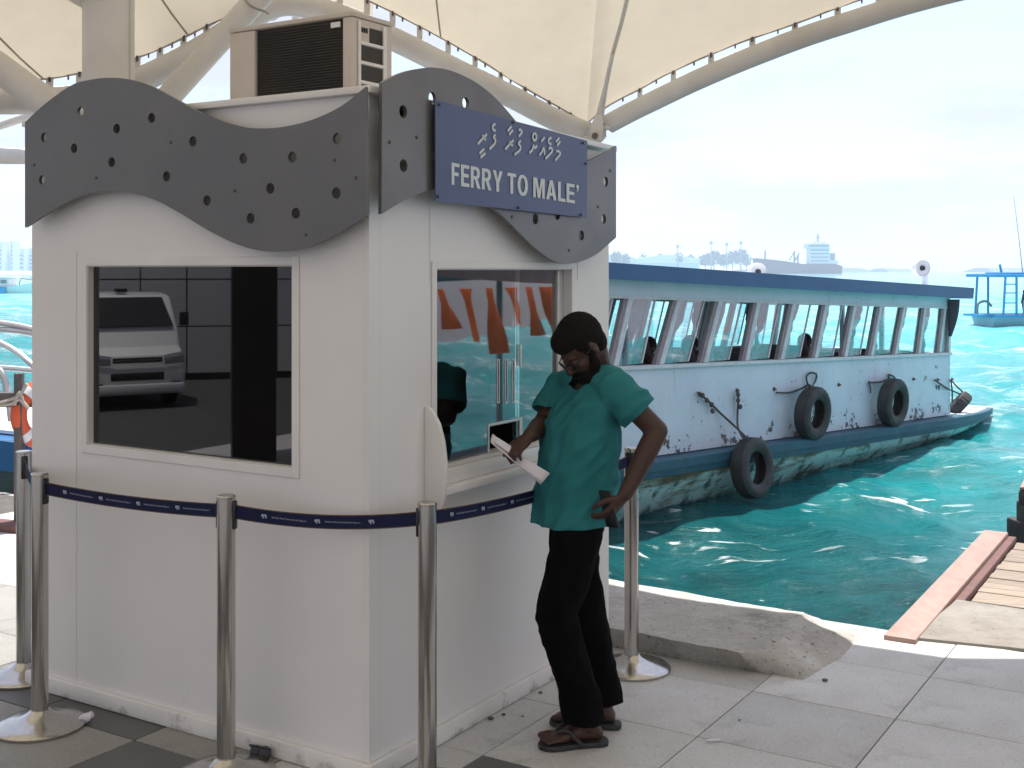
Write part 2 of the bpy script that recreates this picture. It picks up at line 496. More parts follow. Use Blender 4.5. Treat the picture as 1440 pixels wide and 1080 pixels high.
# ------------------------------------------------------------------ the sea
def sea_mesh():
    ys = [3.0]
    while ys[-1] < 3900:
        y = ys[-1]
        ys.append(y + max(0.05, 0.0065 * y if y < 120 else 0.03 * y))
    ys = np.array(ys); nx = 330
    s = np.linspace(-1, 1, nx)
    s = np.sign(s) * (0.35 * np.abs(s) + 0.65 * np.abs(s) ** 3)
    X = s[None, :] * (14 + 1.0 * ys[:, None]); Y = np.repeat(ys[:, None], nx, 1)
    Z = np.zeros_like(X)
    rng = np.random.RandomState(3)
    for k in range(46):
        lam = 0.35 * 1.11 ** k * 0.75
        if lam > 14: break
        th = rng.normal(R(205), 0.75); ph = rng.uniform(0, 6.28)
        amp = 0.0085 * lam ** 0.72
        kx, ky = math.cos(th) * 6.283 / lam, math.sin(th) * 6.283 / lam
        fade = np.clip(lam / (0.02 * Y + 0.001) - 0.9, 0, 1)      # drop waves the mesh cannot carry
        w = np.sin(kx * X + ky * Y + ph + 0.7 * np.sin(0.31 * kx * Y - 0.27 * ky * X + ph))
        Z += amp * fade * (w + 0.35 * w * np.abs(w))
    calm = 0.5 + 0.5 * np.clip((Y - 7) / 10, 0, 1)
    Z = Z * calm + WZ
    n, m = X.shape
    vs = np.stack([X, Y, Z], -1).reshape(-1, 3)
    idx = np.arange(n * m).reshape(n, m)
    fs = np.stack([idx[:-1, :-1], idx[:-1, 1:], idx[1:, 1:], idx[1:, :-1]], -1).reshape(-1, 4)
    cx, cy = X[:-1, :-1].ravel(), Y[:-1, :-1].ravel()
    fs = fs[~((cx < -5.5) & (cy < 6 + (-cx - 6.5) * 0.3))]            # the land on the left
    me = bpy.data.meshes.new('sea')
    me.vertices.add(len(vs)); me.vertices.foreach_set('co', vs.ravel())
    me.loops.add(fs.size); me.loops.foreach_set('vertex_index', fs.ravel())
    me.polygons.add(len(fs)); me.polygons.foreach_set('loop_start', np.arange(len(fs)) * 4)
    me.polygons.foreach_set('use_smooth', np.ones(len(fs), bool))
    me.update(); me.validate()
    return me

def sea_material():
    m = bpy.data.materials.new('sea_water'); m.use_nodes = True
    t = m.node_tree; N, L = t.nodes, t.links; b = N['Principled BSDF']
    b.inputs['Roughness'].default_value = 0.04
    b.inputs['IOR'].default_value = 1.333
    b.inputs['Specular IOR Level'].default_value = 0.27
    tc = N.new('ShaderNodeTexCoord'); sp = N.new('ShaderNodeSeparateXYZ'); L.new(tc.outputs['Object'], sp.inputs[0])
    def noise(scale, detail, stretch=(1, 1, 1), rough=0.6, dist=0.0):
        mp = N.new('ShaderNodeMapping'); mp.inputs['Scale'].default_value = stretch
        L.new(tc.outputs['Object'], mp.inputs['Vector'])
        n = N.new('ShaderNodeTexNoise'); n.inputs['Scale'].default_value = scale; n.inputs['Detail'].default_value = detail
        n.inputs['Roughness'].default_value = rough; n.inputs['Distortion'].default_value = dist
        L.new(mp.outputs[0], n.inputs['Vector']); return n.outputs['Fac']
    def math_(op, a, b_):
        k = N.new('ShaderNodeMath'); k.operation = op
        for i, q in enumerate((a, b_)):
            if isinstance(q, (int, float)): k.inputs[i].default_value = q
            else: L.new(q, k.inputs[i])
        return k.outputs[0]
    def rng_(x, a, b_, c=0.0, d=1.0, smooth=False):
        k = N.new('ShaderNodeMapRange'); k.inputs[1].default_value = a; k.inputs[2].default_value = b_
        k.inputs[3].default_value = c; k.inputs[4].default_value = d
        if smooth: k.interpolation_type = 'SMOOTHSTEP'
        L.new(x, k.inputs[0]); return k.outputs[0]
    def mix(f, a, b_):
        k = N.new('ShaderNodeMix'); k.data_type = 'RGBA'; L.new(f, k.inputs[0])
        for i, q in ((6, a), (7, b_)):
            if isinstance(q, tuple): k.inputs[i].default_value = (*q, 1)
            else: L.new(q, k.inputs[i])
        return k.outputs[2]
    # the dredged basin along the quay is deep, the reef flat beyond it shallow
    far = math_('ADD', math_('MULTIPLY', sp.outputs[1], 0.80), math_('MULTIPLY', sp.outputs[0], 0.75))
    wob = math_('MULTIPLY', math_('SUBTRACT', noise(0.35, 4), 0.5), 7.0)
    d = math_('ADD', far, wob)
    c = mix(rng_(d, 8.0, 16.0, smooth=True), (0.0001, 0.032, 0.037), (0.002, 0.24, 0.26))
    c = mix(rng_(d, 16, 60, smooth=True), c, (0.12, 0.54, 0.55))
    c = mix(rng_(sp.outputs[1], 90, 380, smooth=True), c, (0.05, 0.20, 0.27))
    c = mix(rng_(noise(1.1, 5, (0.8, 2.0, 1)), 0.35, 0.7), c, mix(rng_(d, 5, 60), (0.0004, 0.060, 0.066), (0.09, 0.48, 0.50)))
    # broken foam on the choppy part, then painted glint flecks nearer in
    fo = math_('MULTIPLY', rng_(noise(0.42, 7, (0.75, 1.5, 1), 0.68, 0.4), 0.50, 0.66), rng_(noise(2.3, 6, (0.7, 1.6, 1), 0.7), 0.40, 0.62))
    fo = math_('MULTIPLY', fo, math_('MULTIPLY', rng_(d, 12, 19), rng_(sp.outputs[1], 120, 60)))
    fl = math_('MULTIPLY', rng_(noise(2.6, 5, (0.55, 1.7, 1), 0.6, 0.6), 0.59, 0.63), rng_(noise(0.75, 3, (0.8, 1.1, 1)), 0.50, 0.60))  # flecks whiten the near water in place of sky glints
    fl = math_('MULTIPLY', fl, math_('MULTIPLY', rng_(d, 6.0, 9.5), rng_(sp.outputs[1], 16, 12)))
    fo = math_('MAXIMUM', fo, fl)
    c = mix(math_('MULTIPLY', fo, 0.8), c, (0.80, 0.84, 0.84))
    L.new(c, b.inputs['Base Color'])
    L.new(rng_(fo, 0, 0.6, 0.04, 0.6), b.inputs['Roughness'])
    bp = N.new('ShaderNodeBump'); bp.inputs['Distance'].default_value = 0.075; bp.inputs['Strength'].default_value = 1.0
    L.new(math_('ADD', math_('MULTIPLY', noise(3.2, 6, (0.75, 1.45, 1)), 1.0), math_('MULTIPLY', noise(11, 3, (0.8, 1.3, 1)), 0.12)), bp.inputs['Height'])
    L.new(bp.outputs[0], b.inputs['Normal'])
    return m
tag(link('sea', sea_mesh(), sea_material(), smooth=0), kind='structure')
bpy.data.objects['sea'].data.polygons.foreach_set('use_smooth', [True] * len(bpy.data.objects['sea'].data.polygons))

# sea bed so that the quay and hulls have something below
HAZE_DENSITY = 0.00055
hz_me = MB().obox((-4600, -700, -3.0), (9200, 0, 0), (0, 5000, 0), (0, 0, 75)).build('haze', None, smooth=0)
tag(hz_me, kind='stuff')
hm = bpy.data.materials.new('haze_air'); hm.use_nodes = True
hm.node_tree.nodes.clear()
ho = hm.node_tree.nodes.new('ShaderNodeOutputMaterial'); hv = hm.node_tree.nodes.new('ShaderNodeVolumePrincipled')
hv.inputs['Color'].default_value = (0.84, 0.84, 1.0, 1)
hv.inputs['Density'].default_value = HAZE_DENSITY
hv.inputs['Anisotropy'].default_value = 0.0
hm.node_tree.links.new(hv.outputs[0], ho.inputs['Volume'])
hz_me.data.materials.append(hm)

# concrete ramp slab by the water
def ramp():
    p = [gnd(850, 820), gnd(1000, 851), gnd(1145, 866), gnd(1213, 891), gnd(1180, 925), gnd(1132, 957), gnd(1060, 938), gnd(935, 916), gnd(850, 898)]
    base = [gnd(815, 812), gnd(1000, 850), gnd(1150, 868), gnd(1216, 891), gnd(1185, 925), gnd(1134, 957), gnd(1070, 945), gnd(940, 924), gnd(830, 903)]
    H = 0.095
    top = [gnd(815, 806, H), gnd(1000, 840, H), gnd(1130, 862, H), gnd(1122, 885, H * .98), gnd(1100, 902, H * .95), gnd(1078, 916, H * 0.9), gnd(1040, 918, H), gnd(940, 898, H), gnd(830, 878, H)]
    me = MB(); n = len(base)
    # layered skin: rim on the floor, crest, and a subdivided rough top
    rim = [V((b.x, b.y, -0.004)) for b in base]
    rs = []
    def lerp(a, b, t): return [p.lerp(q, t) for p, q in zip(a, b)]
    cen = sum(top, V((0, 0, 0))) / n
    def dense(ring, k=10):
        out = []
        for i in range(len(ring)):
            for s in range(k):
                out.append(ring[i].lerp(ring[(i + 1) % len(ring)], s / k))
        return out
    prof = [rim, lerp(rim, top, 0.35), lerp(rim, top, 0.7), lerp(rim, top, 0.93), top]
    for q in (0.1, 0.3, 0.5, 0.7, 0.88, 0.97):
        prof.append([p.lerp(cen, q) for p in top])
    for ring in prof:
        d = dense(ring)
        rs.append([p + V((mnoise.noise(p * 9) * 0.012 + mnoise.noise(p * 30) * 0.006, mnoise.noise(p * 9 + V((7, 7, 7))) * 0.012 + mnoise.noise(p * 30 + V((2, 2, 2))) * 0.006, mnoise.noise(p * 3 + V((1, 2, 3))) * 0.005 + mnoise.noise(p * 15) * 0.003 if p.z > 0.01 else 0)) for p in d])
    me.rings(rs)
    o = me.build('concrete_ramp', M['concrete'], None, smooth=42)
    return tag(o, 'low weathered concrete ramp slab with sloping end along the quay edge beside the water', 'ramp')
ramp()

# ------------------------------------------------------------------ wooden gangway at the right
M['plank'] = mat('plank', (0.31, 0.25, 0.20), 0.7, col2=(0.20, 0.16, 0.125), scale=4, stretch=(1.5, 14, 4), bump=0.0015, bscale=30, rnd=0.12)
M['board_pink'] = mat('board_pink', (0.35, 0.235, 0.20), 0.6, col2=(0.28, 0.18, 0.155), scale=5, stretch=(3, 1.2, 3), bump=0.001, bscale=24)
overlay(M['board_pink'], (0.16, 0.10, 0.08), 14, 0.66, 0.74)
M['board_side'] = mat('board_side', (0.17, 0.075, 0.065), 0.7, col2=(0.09, 0.05, 0.045), scale=9)
g0, g1 = gnd(1265, 896, 0.022), gnd(1401, 745, 0.03)
gd = (g1 - g0); gd.z = 0; glen = gd.length; gd.normalize(); gs = V((gd.y, -gd.x, 0))
gw = thing('gangway', 'wooden gangway with a pinkish edge board and pale cross planks over the water', 'gangway', V((g0.x, g0.y, 0)))
mb = MB().obox(g0 - gs * 0.075 + V((0, 0, -0.10)), gs * 0.15, gd * glen, (0, 0, 0.10))
mb.build('edge_board', M['board_pink'], gw, bevel=0.006)
mb = MB().obox(g0 + gs * 0.079 + gd * 0.2 + V((0, 0, -0.17)), gs * 0.05, gd * (glen - 0.22), (0, 0, 0.15))
mb.build('side_beam', M['board_side'], gw, bevel=0.006)
npl = 14; pstep = (glen - 1.06) / npl
for k in range(npl):
    jit = random.uniform(-0.003, 0.003)
    p = g0 + gd * (1.0 + k * pstep) + gs * (0.135 + random.uniform(0, 0.01)) + V((0, 0, -0.075 + jit))
    MB().obox(p, gs * 1.55, gd * (pstep - 0.009), (0, 0, 0.03)).build('plank', M['plank'], gw, bevel=0.003, segs=1)
for dd in (0.5, 1.45):
    MB().obox(g0 + gs * dd + gd * 0.0 + V((0, 0, -0.22)), gs * 0.08, gd * glen, (0, 0, 0.14)).build('joist', M['board_side'], gw)
# concrete landing pad of the gangway
pad = MB()
pp = [gnd(1284, 900), gnd(1297, 886), gnd(1345, 846), gnd(1480, 866), gnd(1600, 890), gnd(1600, 945), gnd(1440, 916)]
pp = [V((p.x, p.y, -0.30)) for p in pp]
pad.prism(pp, (0, 0, 0.315))
tag(pad.build('landing_pad', M['concrete_bare'], None, bevel=0.01), 'bare concrete landing pad between the paving tiles and the gangway planks', 'pad')
# bollard end at the right edge of the gangway
bo = thing('timber_fender', 'reddish timber fender block with dark rubber face at the far right edge', 'fender', at(1450, 745, 8.3))
b0 = at(1432, 712, 8.3)
MB().obox(b0, (0.55, 0.1, 0), (0.17, 0.35, 0), (0, 0, 0.11)).build('rubber_face', M['rubber'], bo, bevel=0.02)
MB().obox(b0 + V((0.01, 0.0, 0.112)), (0.55, 0.1, 0), (0.17, 0.33, 0), (0, 0, 0.02)).build('cap_board', M['board_pink'], bo, bevel=0.004)
MB().obox(b0 + V((0.035, 0.05, -0.62)), (0.2, 0.03, 0), (-0.02, 0.2, 0), (0, 0, 0.5)).build('post', M['rubber'], bo, bevel=0.02)
MB().obox(b0 + V((0.07, 0.06, -0.13)), (0.1, 0.03, 0), (-0.02, 0.1, 0), (0, 0, 0.14)).build('bracket', M['dark_steel'], bo, bevel=0.01)
# =================================================================== KIOSK
def LS(px, py, off=0.0):
    p = onplane(px, py, KC + NL * off, NL); return (p - KC).dot(AL), p.z
def RS(px, py, off=0.0):
    p = onplane(px, py, KC + NR * off, NR); return (p - KC).dot(AR), p.z
def lp(s, z, off=0.0): return KC + AL * s + NL * off + V((0, 0, z))
def rp(s, z, off=0.0): return KC + AR * s + NR * off + V((0, 0, z))
WLn = LS(45, 320)[0]; WRn = RS(856, 400)[0]
TOP = 2.365
kiosk = thing('ticket_kiosk', 'white ticket kiosk with grey wavy fascia panels and two windows', 'kiosk', KC)
TH = 0.06
# window openings
l0, _ = LS(123, 500); l1, _ = LS(411.5, 500)                   # s at the left and right jambs (s grows leftwards)
lz1 = (LS(125, 375)[1] + LS(411, 372)[1]) / 2; lz0 = (LS(122, 628)[1] + LS(411, 655)[1]) / 2
r0, _ = RS(613, 500); r1, _ = RS(803, 500)
rz1 = (RS(613, 375)[1] + RS(797, 381)[1]) / 2; rz0 = RS(628, 655)[1]

def wall_with_hole(name, fn, width, s0, s1, z0, z1, start=0.0, top=TOP):
    # four slabs butted round the opening, kept as one wall
    mb = MB()
    A, B = min(s0, s1), max(s0, s1)
    def slab(sa, sb, za, zb):
        p = fn(sa, za, -TH); mb.obox(p, fn(sb, za, -TH) - p, fn(sa, za, 0) - p, (0, 0, min(zb, top) - za))
    slab(start, A, 0.0, TOP); slab(B, width, 0.0, TOP); slab(A, B, 0.0, z0); slab(A, B, z1, TOP)
    return mb.build(name, M['kiosk_white'], kiosk, smooth=0)
wall_with_hole('wall', lp, WLn, l0, l1, lz0, lz1, 0.0)
wall_with_hole('wall', rp, WRn, r0, r1, rz0, rz1, TH + 0.001, TOP - 0.055)
mb = MB(); p = lp(WLn - TH, 0, -TH - 0.001); mb.obox(p, AL * TH, AR * (WRn - TH), (0, 0, TOP - .055)); mb.build('wall', M['kiosk_white'], kiosk, smooth=0)
mb = MB(); p = rp(WRn - TH, 0, -TH - 0.001); mb.obox(p, AR * TH, AL * (WLn - 2 * TH - 0.003), (0, 0, TOP - .055)); mb.build('wall', M['kiosk_white'], kiosk, smooth=0)
# inner lining (dark room)
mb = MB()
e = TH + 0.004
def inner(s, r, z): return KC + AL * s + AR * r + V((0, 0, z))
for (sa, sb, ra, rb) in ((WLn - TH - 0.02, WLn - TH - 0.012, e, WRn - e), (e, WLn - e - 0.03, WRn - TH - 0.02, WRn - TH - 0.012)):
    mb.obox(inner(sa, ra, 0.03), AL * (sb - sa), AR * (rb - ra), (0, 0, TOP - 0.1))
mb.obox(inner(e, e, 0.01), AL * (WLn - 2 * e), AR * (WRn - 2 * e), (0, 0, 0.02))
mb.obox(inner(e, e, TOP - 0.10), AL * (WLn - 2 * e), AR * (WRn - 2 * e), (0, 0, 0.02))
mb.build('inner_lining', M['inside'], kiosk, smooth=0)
mb = MB(); mb.obox(inner(0.12, 0.35, 0.72), AL * 0.5, AR * 1.2, (0, 0, 0.04)); mb.obox(inner(0.16, 0.4, 0.03), AL * 0.04, AR * 1.1, (0, 0, 0.68))
mb.build('desk', M['inside'], kiosk, bevel=0.004)
# plinth, corner trims, roof cap
PZ = 0.063
for (fn, w, s_) in ((lp, WLn + 0.02, -0.022), (rp, WRn + 0.02, 0.001)):
    mb = MB(); p = fn(s_, 0.002, 0.001); mb.obox(p, fn(w, 0.002, 0.001) - p, fn(s_, 0.002, 0.022) - p, (0, 0, PZ)); mb.build('plinth', M['plinth'], kiosk, bevel=0.003)
mb = MB(); p = lp(-0.004, PZ + 0.004, 0.0015); mb.obox(p, AL * 0.03, NL * 0.003, (0, 0, TOP - PZ - 0.03)); mb.build('corner_trim', M['kiosk_trim'], kiosk)
mb = MB(); p = lp(-0.03, TOP + 0.001, 0.03); mb.obox(p, AL * (WLn + 0.06), AR * (WRn + 0.06) + V((0, 0, -0.05)), (0, 0, 0.026)); mb.build('roof', M['kiosk_trim'], kiosk, bevel=0.004)
# panel joints as thin recessed cover strips
for s in (LS(108, 500)[0], ):
    MB().obox(lp(s, PZ + 0.01, 0.0005), AL * 0.004, NL * 0.0015, (0, 0, TOP - 0.6)).build('joint_strip', M['plinth'], kiosk, smooth=0)
for s in (RS(604, 500)[0], RS(812, 500)[0]):
    MB().obox(rp(s, rz1 - 0.05, 0.0005), AR * 0.004, NR * 0.0015, (0, 0, TOP - rz1)).build('joint_strip', M['plinth'], kiosk, smooth=0)

M['glass_dark'] = glass_mat('glass_dark', (0.10, 0.11, 0.13), 1.75, rough=0.012)
M['glass_clear'] = glass_mat('glass_clear', (0.72, 0.76, 0.76), 2.6, rough=0.02)
M['shine_white'] = mat('shine_white', (0.85, 0.87, 0.88), 0.3)
M['alu'] = mat('alu', (0.60, 0.59, 0.58), 0.35, 0.3, col2=(0.52, 0.51, 0.5), scale=10)

def window(fn, nrm, s0, s1, z0, z1, fw, inset, glass, name='window'):
    A, B = min(s0, s1), max(s0, s1)
    ax = (fn(1, 0) - fn(0, 0))
    f = MB()                                                     # face frame, mitred as four butted boards
    for (sa, sb, za, zb) in ((A - fw, A, z0 - fw, z1 + fw), (B, B + fw, z0 - fw, z1 + fw), (A, B, z1, z1 + fw), (A, B, z0 - fw, z0)):
        f.obox(fn(sa, za, 0.001), ax * (sb - sa), nrm * 0.005, (0, 0, zb - za))
    for (sa, sb, za, zb) in ((A + 0.0005, A + 0.004, z0 + .001, z1 - .001), (B - 0.004, B - 0.0005, z0 + .001, z1 - .001), (A + .004, B - .004, z1 - 0.004, z1 - 0.0005), (A + .004, B - .004, z0 + 0.0005, z0 + 0.004)):
        f.obox(fn(sa, za, -0.08), ax * (sb - sa), nrm * 0.082, (0, 0, zb - za))
    fo = f.build(name, M['kiosk_trim'], kiosk, bevel=0.0015, segs=1)
    g = MB()
    return fo, A, B
wl, A, B = window(lp, NL, l0, l1, lz0, lz1, 0.034, 0.03, None)
MB().obox(lp(A + .004, lz0 + .004, -0.032), AL * (B - A - .008), NL * 0.005, (0, 0, lz1 - lz0 - .008)).build('pane', M['glass_dark'], wl, smooth=0)
MB().obox(lp(A + .005, lz0 + .005, -0.06), AL * 0.03, NL * 0.022, (0, 0, lz1 - lz0 - .01)).build('sash', M['alu'], wl, bevel=.002)
MB().obox(lp(B - .035, lz0 + .005, -0.06), AL * 0.03, NL * 0.022, (0, 0, lz1 - lz0 - .01)).build('sash', M['black_plastic'], wl, bevel=.002)

wr, A, B = window(rp, NR, r0, r1, rz0, rz1, 0.030, 0.03, None)
# left pane has speaking slots and a ticket opening cut into it
sm = RS(727, 500, -0.03)[0]
def curve_mesh(outer, holes, thick, resolution=1):
    cu = bpy.data.curves.new('tmp', 'CURVE'); cu.dimensions = '2D'; cu.fill_mode = 'BOTH'; cu.extrude = thick / 2
    for ring in [outer] + holes:
        sp = cu.splines.new('POLY'); sp.points.add(len(ring) - 1); sp.use_cyclic_u = True
        for p, q in zip(sp.points, ring): p.co = (q[0], q[1], 0, 1)
    o = bpy.data.objects.new('tmp', cu); COL.objects.link(o)
    dg = bpy.context.evaluated_depsgraph_get(); dg.update()
    me = bpy.data.meshes.new_from_object(o.evaluated_get(dg)); bpy.data.objects.remove(o); bpy.data.curves.remove(cu)
    return me
def sheet(name, fn, ax, nrm, outer, holes, off, thick, m, parent, smooth=30):
    """flat sheet with real holes, (s,z) outline on a kiosk face"""
    me = curve_mesh(outer, holes, thick); o0 = fn(0, 0, off) - W(parent)
    for v in me.vertices:
        c = v.co.copy(); v.co = o0 + ax * c.x + V((0, 0, c.y)) + nrm * c.z
    bm = bmesh.new(); bm.from_mesh(me); bmesh.ops.remove_doubles(bm, verts=bm.verts, dist=1e-5); bmesh.ops.recalc_face_normals(bm, faces=bm.faces); bm.to_mesh(me); bm.free()
    return link(name, me, m, parent, smooth)
def rect(a, b, c, d): return [(a, c), (b, c), (b, d), (a, d)]
o_s0, o_z1 = RS(687, 600, -0.03); o_s1, _ = RS(729, 600, -0.03); o_z0 = RS(687, 627, -0.03)[1]
outer = [(A + .004, rz0 + .004), (o_s0, rz0 + .004), (o_s0, o_z1), (o_s1, o_z1), (o_s1, rz0 + .004), (sm + .02, rz0 + .004), (sm + .02, rz1 - .004), (A + .004, rz1 - .004)]
slots = []
for px in (699.5, 711, 721):
    s, _ = RS(px, 530, -0.03); za = RS(px, 507, -0.03)[1]; zb = RS(px, 565, -0.03)[1]
    w = 0.0085
    slots.append([(s - w / 2, zb), (s + w / 2, zb), (s + w / 2, za), (s - w / 2, za)])
sheet('pane', rp, AR, NR, outer, slots, -0.03, 0.006, M['glass_clear'], wr, 0)
for kk, sl in enumerate(slots):                                  # bright edge of each slot; white fills in two imitate reflected light
    if kk < 2: MB().obox(rp(sl[0][0] - .002, sl[0][1] - .002, -0.045), AR * 0.0125, NR * 0.004, (0, 0, sl[2][1] - sl[0][1] + .004)).build('slot_shine', M['shine_white'], wr, smooth=0)
    k = MB()
    s0_, s1_, zb, za = sl[0][0], sl[1][0], sl[0][1], sl[2][1]
    for (a, b, c, d) in ((s0_ - .006, s0_ - .0005, zb - .006, za + .006), (s1_ + .0005, s1_ + .006, zb - .006, za + .006), (s0_ - .0004, s1_ + .0004, za + .0005, za + .006), (s0_ - .0004, s1_ + .0004, zb - .006, zb - .0005)):
        k.obox(rp(a, c, -0.034), AR * (b - a), NR * 0.009, (0, 0, d - c))
    k.build('slot_edge', M['alu'], wr, smooth=0)
MB().obox(rp(sm - 0.01, rz0 + .005, -0.05), AR * (B - sm - 0.02), NR * 0.005, (0, 0, rz1 - rz0 - .01)).build('pane', M['glass_clear'], wr, smooth=0)
MB().obox(rp(B - 0.055, rz0 + .005, -0.055), AR * 0.05, NR * 0.02, (0, 0, rz1 - rz0 - .01)).build('sash', M['alu'], wr, bevel=.002)
k = MB()
for (a, b, c, d) in ((o_s0 - .012, o_s0 - .001, rz0 + .004, o_z1 + .012), (o_s1 + .001, o_s1 + .024, rz0 + .004, o_z1 + .012), (o_s0 - .0009, o_s1 + .0009, o_z1 + .001, o_z1 + .012)):
    k.obox(rp(a, c, -0.036), AR * (b - a), NR * 0.012, (0, 0, d - c))
k.build('ticket_opening_frame', M['alu'], wr, bevel=.001, segs=1)
MB().obox(rp(sm + 0.004, 1.36, -0.026), AR * 0.008, NR * 0.012, (0, 0, 0.09)).build('handle', M['kiosk_trim'], wr, bevel=.002)

# counter with its curved side board
cz = RS(628, 678)[1]
fs = RS(596, 650)[0]
poly = [rp(fs + 0.02, cz, 0.002), rp(fs + 0.02, cz, 0.075), rp(r1 + 0.02, cz, 0.075), rp(r1 + 0.02, cz, 0.002)]
MB().prism([p - V((0, 0, 0.028)) for p in poly], (0, 0, 0.028)).build('counter', M['kiosk_trim'], kiosk, bevel=.004)
MB().obox(rp(r0 - 0.03, cz + 0.001, 0.014), AR * (r1 - r0 + 0.06), NR * 0.02, (0, 0, rz0 - cz - 0.004)).build('counter_upstand', M['kiosk_trim'], kiosk, bevel=.003)
zt = RS(594, 572)[1]
fin = [(0.001, 0.86), (0.070, 0.86), (0.088, 0.93), (0.097, 1.00), (0.095, 1.07), (0.085, 1.14), (0.066, 1.20), (0.040, zt - 0.02), (0.018, zt), (0.001, zt)]
MB().prism([rp(fs, z, o) for o, z in fin], AR * 0.018).build('counter_side_board', M['kiosk_trim'], kiosk, bevel=.003)

# wavy fascia panels with round holes right through
def spline(pts, k=6):
    out = []; n = len(pts)
    for i in range(n - 1):
        p0, p1, p2, p3 = pts[max(i - 1, 0)], pts[i], pts[i + 1], pts[min(i + 2, n - 1)]
        for j in range(k):
            t = j / k
            out.append(tuple(0.5 * (2 * b + (c - a) * t + (2 * a - 5 * b + 4 * c - d) * t * t + (3 * b - a - 3 * c + d) * t ** 3) for a, b, c, d in zip(p0, p1, p2, p3)))
    out.append(pts[-1]); return out
def holes_at(conv, lst, r, off):
    hs = []
    for px, py in lst:
        s, z = conv(px, py, off)
        hs.append([(s + r * math.cos(2 * math.pi * k / 20), z + r * math.sin(2 * math.pi * k / 20)) for k in range(20)])
    return hs
FOFF, FT = 0.075, 0.014
Ltop = [(35, 172), (62, 147), (100, 120), (128, 112), (150, 109.5), (178, 111), (210, 120), (245, 138), (270, 152), (305, 168), (340, 178), (368, 180.5), (400, 178), (440, 168), (480, 149), (514, 122)]
Lbot = [(516, 303), (480, 326), (440, 345), (410, 352.5), (375, 353.5), (340, 346), (300, 328), (250, 298), (215, 280), (180, 271), (150, 269), (110, 277), (70, 298), (35, 320)]
outer = [LS(x, y, FOFF) for x, y in spline(Ltop) + spline(Lbot)]
Lh = [(62, 193), (59, 253), (113, 157), (104, 208.5), (164, 181), (157, 228), (213, 166), (234, 248), (271, 199), (291, 282), (342, 223), (352.5, 307), (380, 265), (411, 221), (416, 300), (474, 195), (473, 271.5)]
sheet('fascia_panel', lp, AL, NL, outer, holes_at(LS, Lh, 0.0195, FOFF), FOFF - FT / 2, FT, M['fascia'], kiosk, 25)
Rtop = [(537.5, 116), (552, 108), (569, 101), (590, 96.5), (611, 95), (639, 101), (672, 117.5), (700, 141), (722, 166), (745, 195), (770, 219), (795, 230), (815, 230), (830, 225), (848, 216), (866.5, 205)]
Rbot = [(866.5, 334), (855, 344), (838, 358), (819, 367), (805, 370.5), (792, 371), (778, 367), (764, 358), (747, 344), (730, 327), (711, 308), (692, 292), (668, 277), (640, 268), (614, 266), (590, 272), (563, 285), (536.5, 301)]
outer = [RS(x, y, FOFF) for x, y in spline(Rtop) + spline(Rbot)]
Rh = [(567, 157), (567.5, 233), (608, 138), (655, 145), (611, 219), (753, 308), (784, 302), (818, 331), (852, 255.5), (849, 308)]
sheet('fascia_panel', rp, AR, NR, outer, holes_at(RS, Rh, 0.0225, FOFF), FOFF - FT / 2, FT, M['fascia'], kiosk, 25)
# spacers that hold the panels off the wall
for s in (0.25, 0.7, 1.2, 1.6):
    z = 2.12 if s > 1 else 2.05
    MB().tube([lp(s, z, 0.001), lp(s, z, FOFF - FT - 0.001)], 0.012, 8).build('spacer', M['alu'], kiosk)
for s, z in ((0.2, 2.1), (0.55, 2.1), (1.0, 2.0), (1.5, 1.95)):
    MB().tube([rp(s, z, 0.001), rp(s, z, FOFF - FT - 0.001)], 0.012, 8).build('spacer', M['alu'], kiosk)

for fn, nr_, cv, lst in ((lp, NL, LS, ((48, 232), (135, 250), (240, 200), (330, 268), (430, 330), (500, 250), (470, 225))), (rp, NR, RS, ((548, 200), (586, 193), (720, 305), (800, 352), (841, 291), (858, 240)))):
    for px, py in lst:
        s_, z_ = cv(px, py, FOFF)
        MB().lathe([(0, 0), (0.0065, 0), (0.0065, 0.002), (0.004, 0.004), (0, 0.004)], fn(s_, z_, FOFF + 0.0002), nr_, 10).build('bolt', M['dark_steel'], kiosk)
# ------------------------------------------------------------------ sign
SO = FOFF + 0.020
sc_ = [(612, 140), (826, 198), (825.5, 306), (612.5, 283)]
cor = [onplane(x, y, KC + NR * SO, NR) for x, y in sc_]
sign = thing('sign', 'blue sign reading FERRY TO MALE with white Dhivehi script above, fixed to the fascia', 'sign', (cor[3] + cor[2]) / 2)
mb = MB(); cols, rows = 14, 8; ring = []
pts = []
for j in range(rows + 1):
    for i in range(cols + 1):
        u, v = i / cols, j / rows
        p = cor[3].lerp(cor[2], u).lerp(cor[0].lerp(cor[1], u), v)
        pts.append(p + NR * (0.0012 * math.sin(5 * u + 2 * v) * math.sin(3.1 * v)))
idx = lambda i, j: j * (cols + 1) + i
fr = [(idx(i, j), idx(i + 1, j), idx(i + 1, j + 1), idx(i, j + 1)) for j in range(rows) for i in range(cols)]
n_ = len(pts)
bk = [tuple(q + n_ for q in f[::-1]) for f in fr]
border = [idx(i, 0) for i in range(cols + 1)] + [idx(cols, j) for j in range(1, rows + 1)] + [idx(i, rows) for i in range(cols - 1, -1, -1)] + [idx(0, j) for j in range(rows - 1, 0, -1)]
sd = [(border[k], border[k] + n_, border[(k + 1) % len(border)] + n_, border[(k + 1) % len(border)]) for k in range(len(border))]
mb.add(pts + [p - NR * 0.004 for p in pts], fr + bk + sd)
mb.build('board', M['sign_blue'], sign, smooth=40)
def sgn(px, py, o=0.0022): return onplane(px, py, KC + NR * (SO + o), NR)
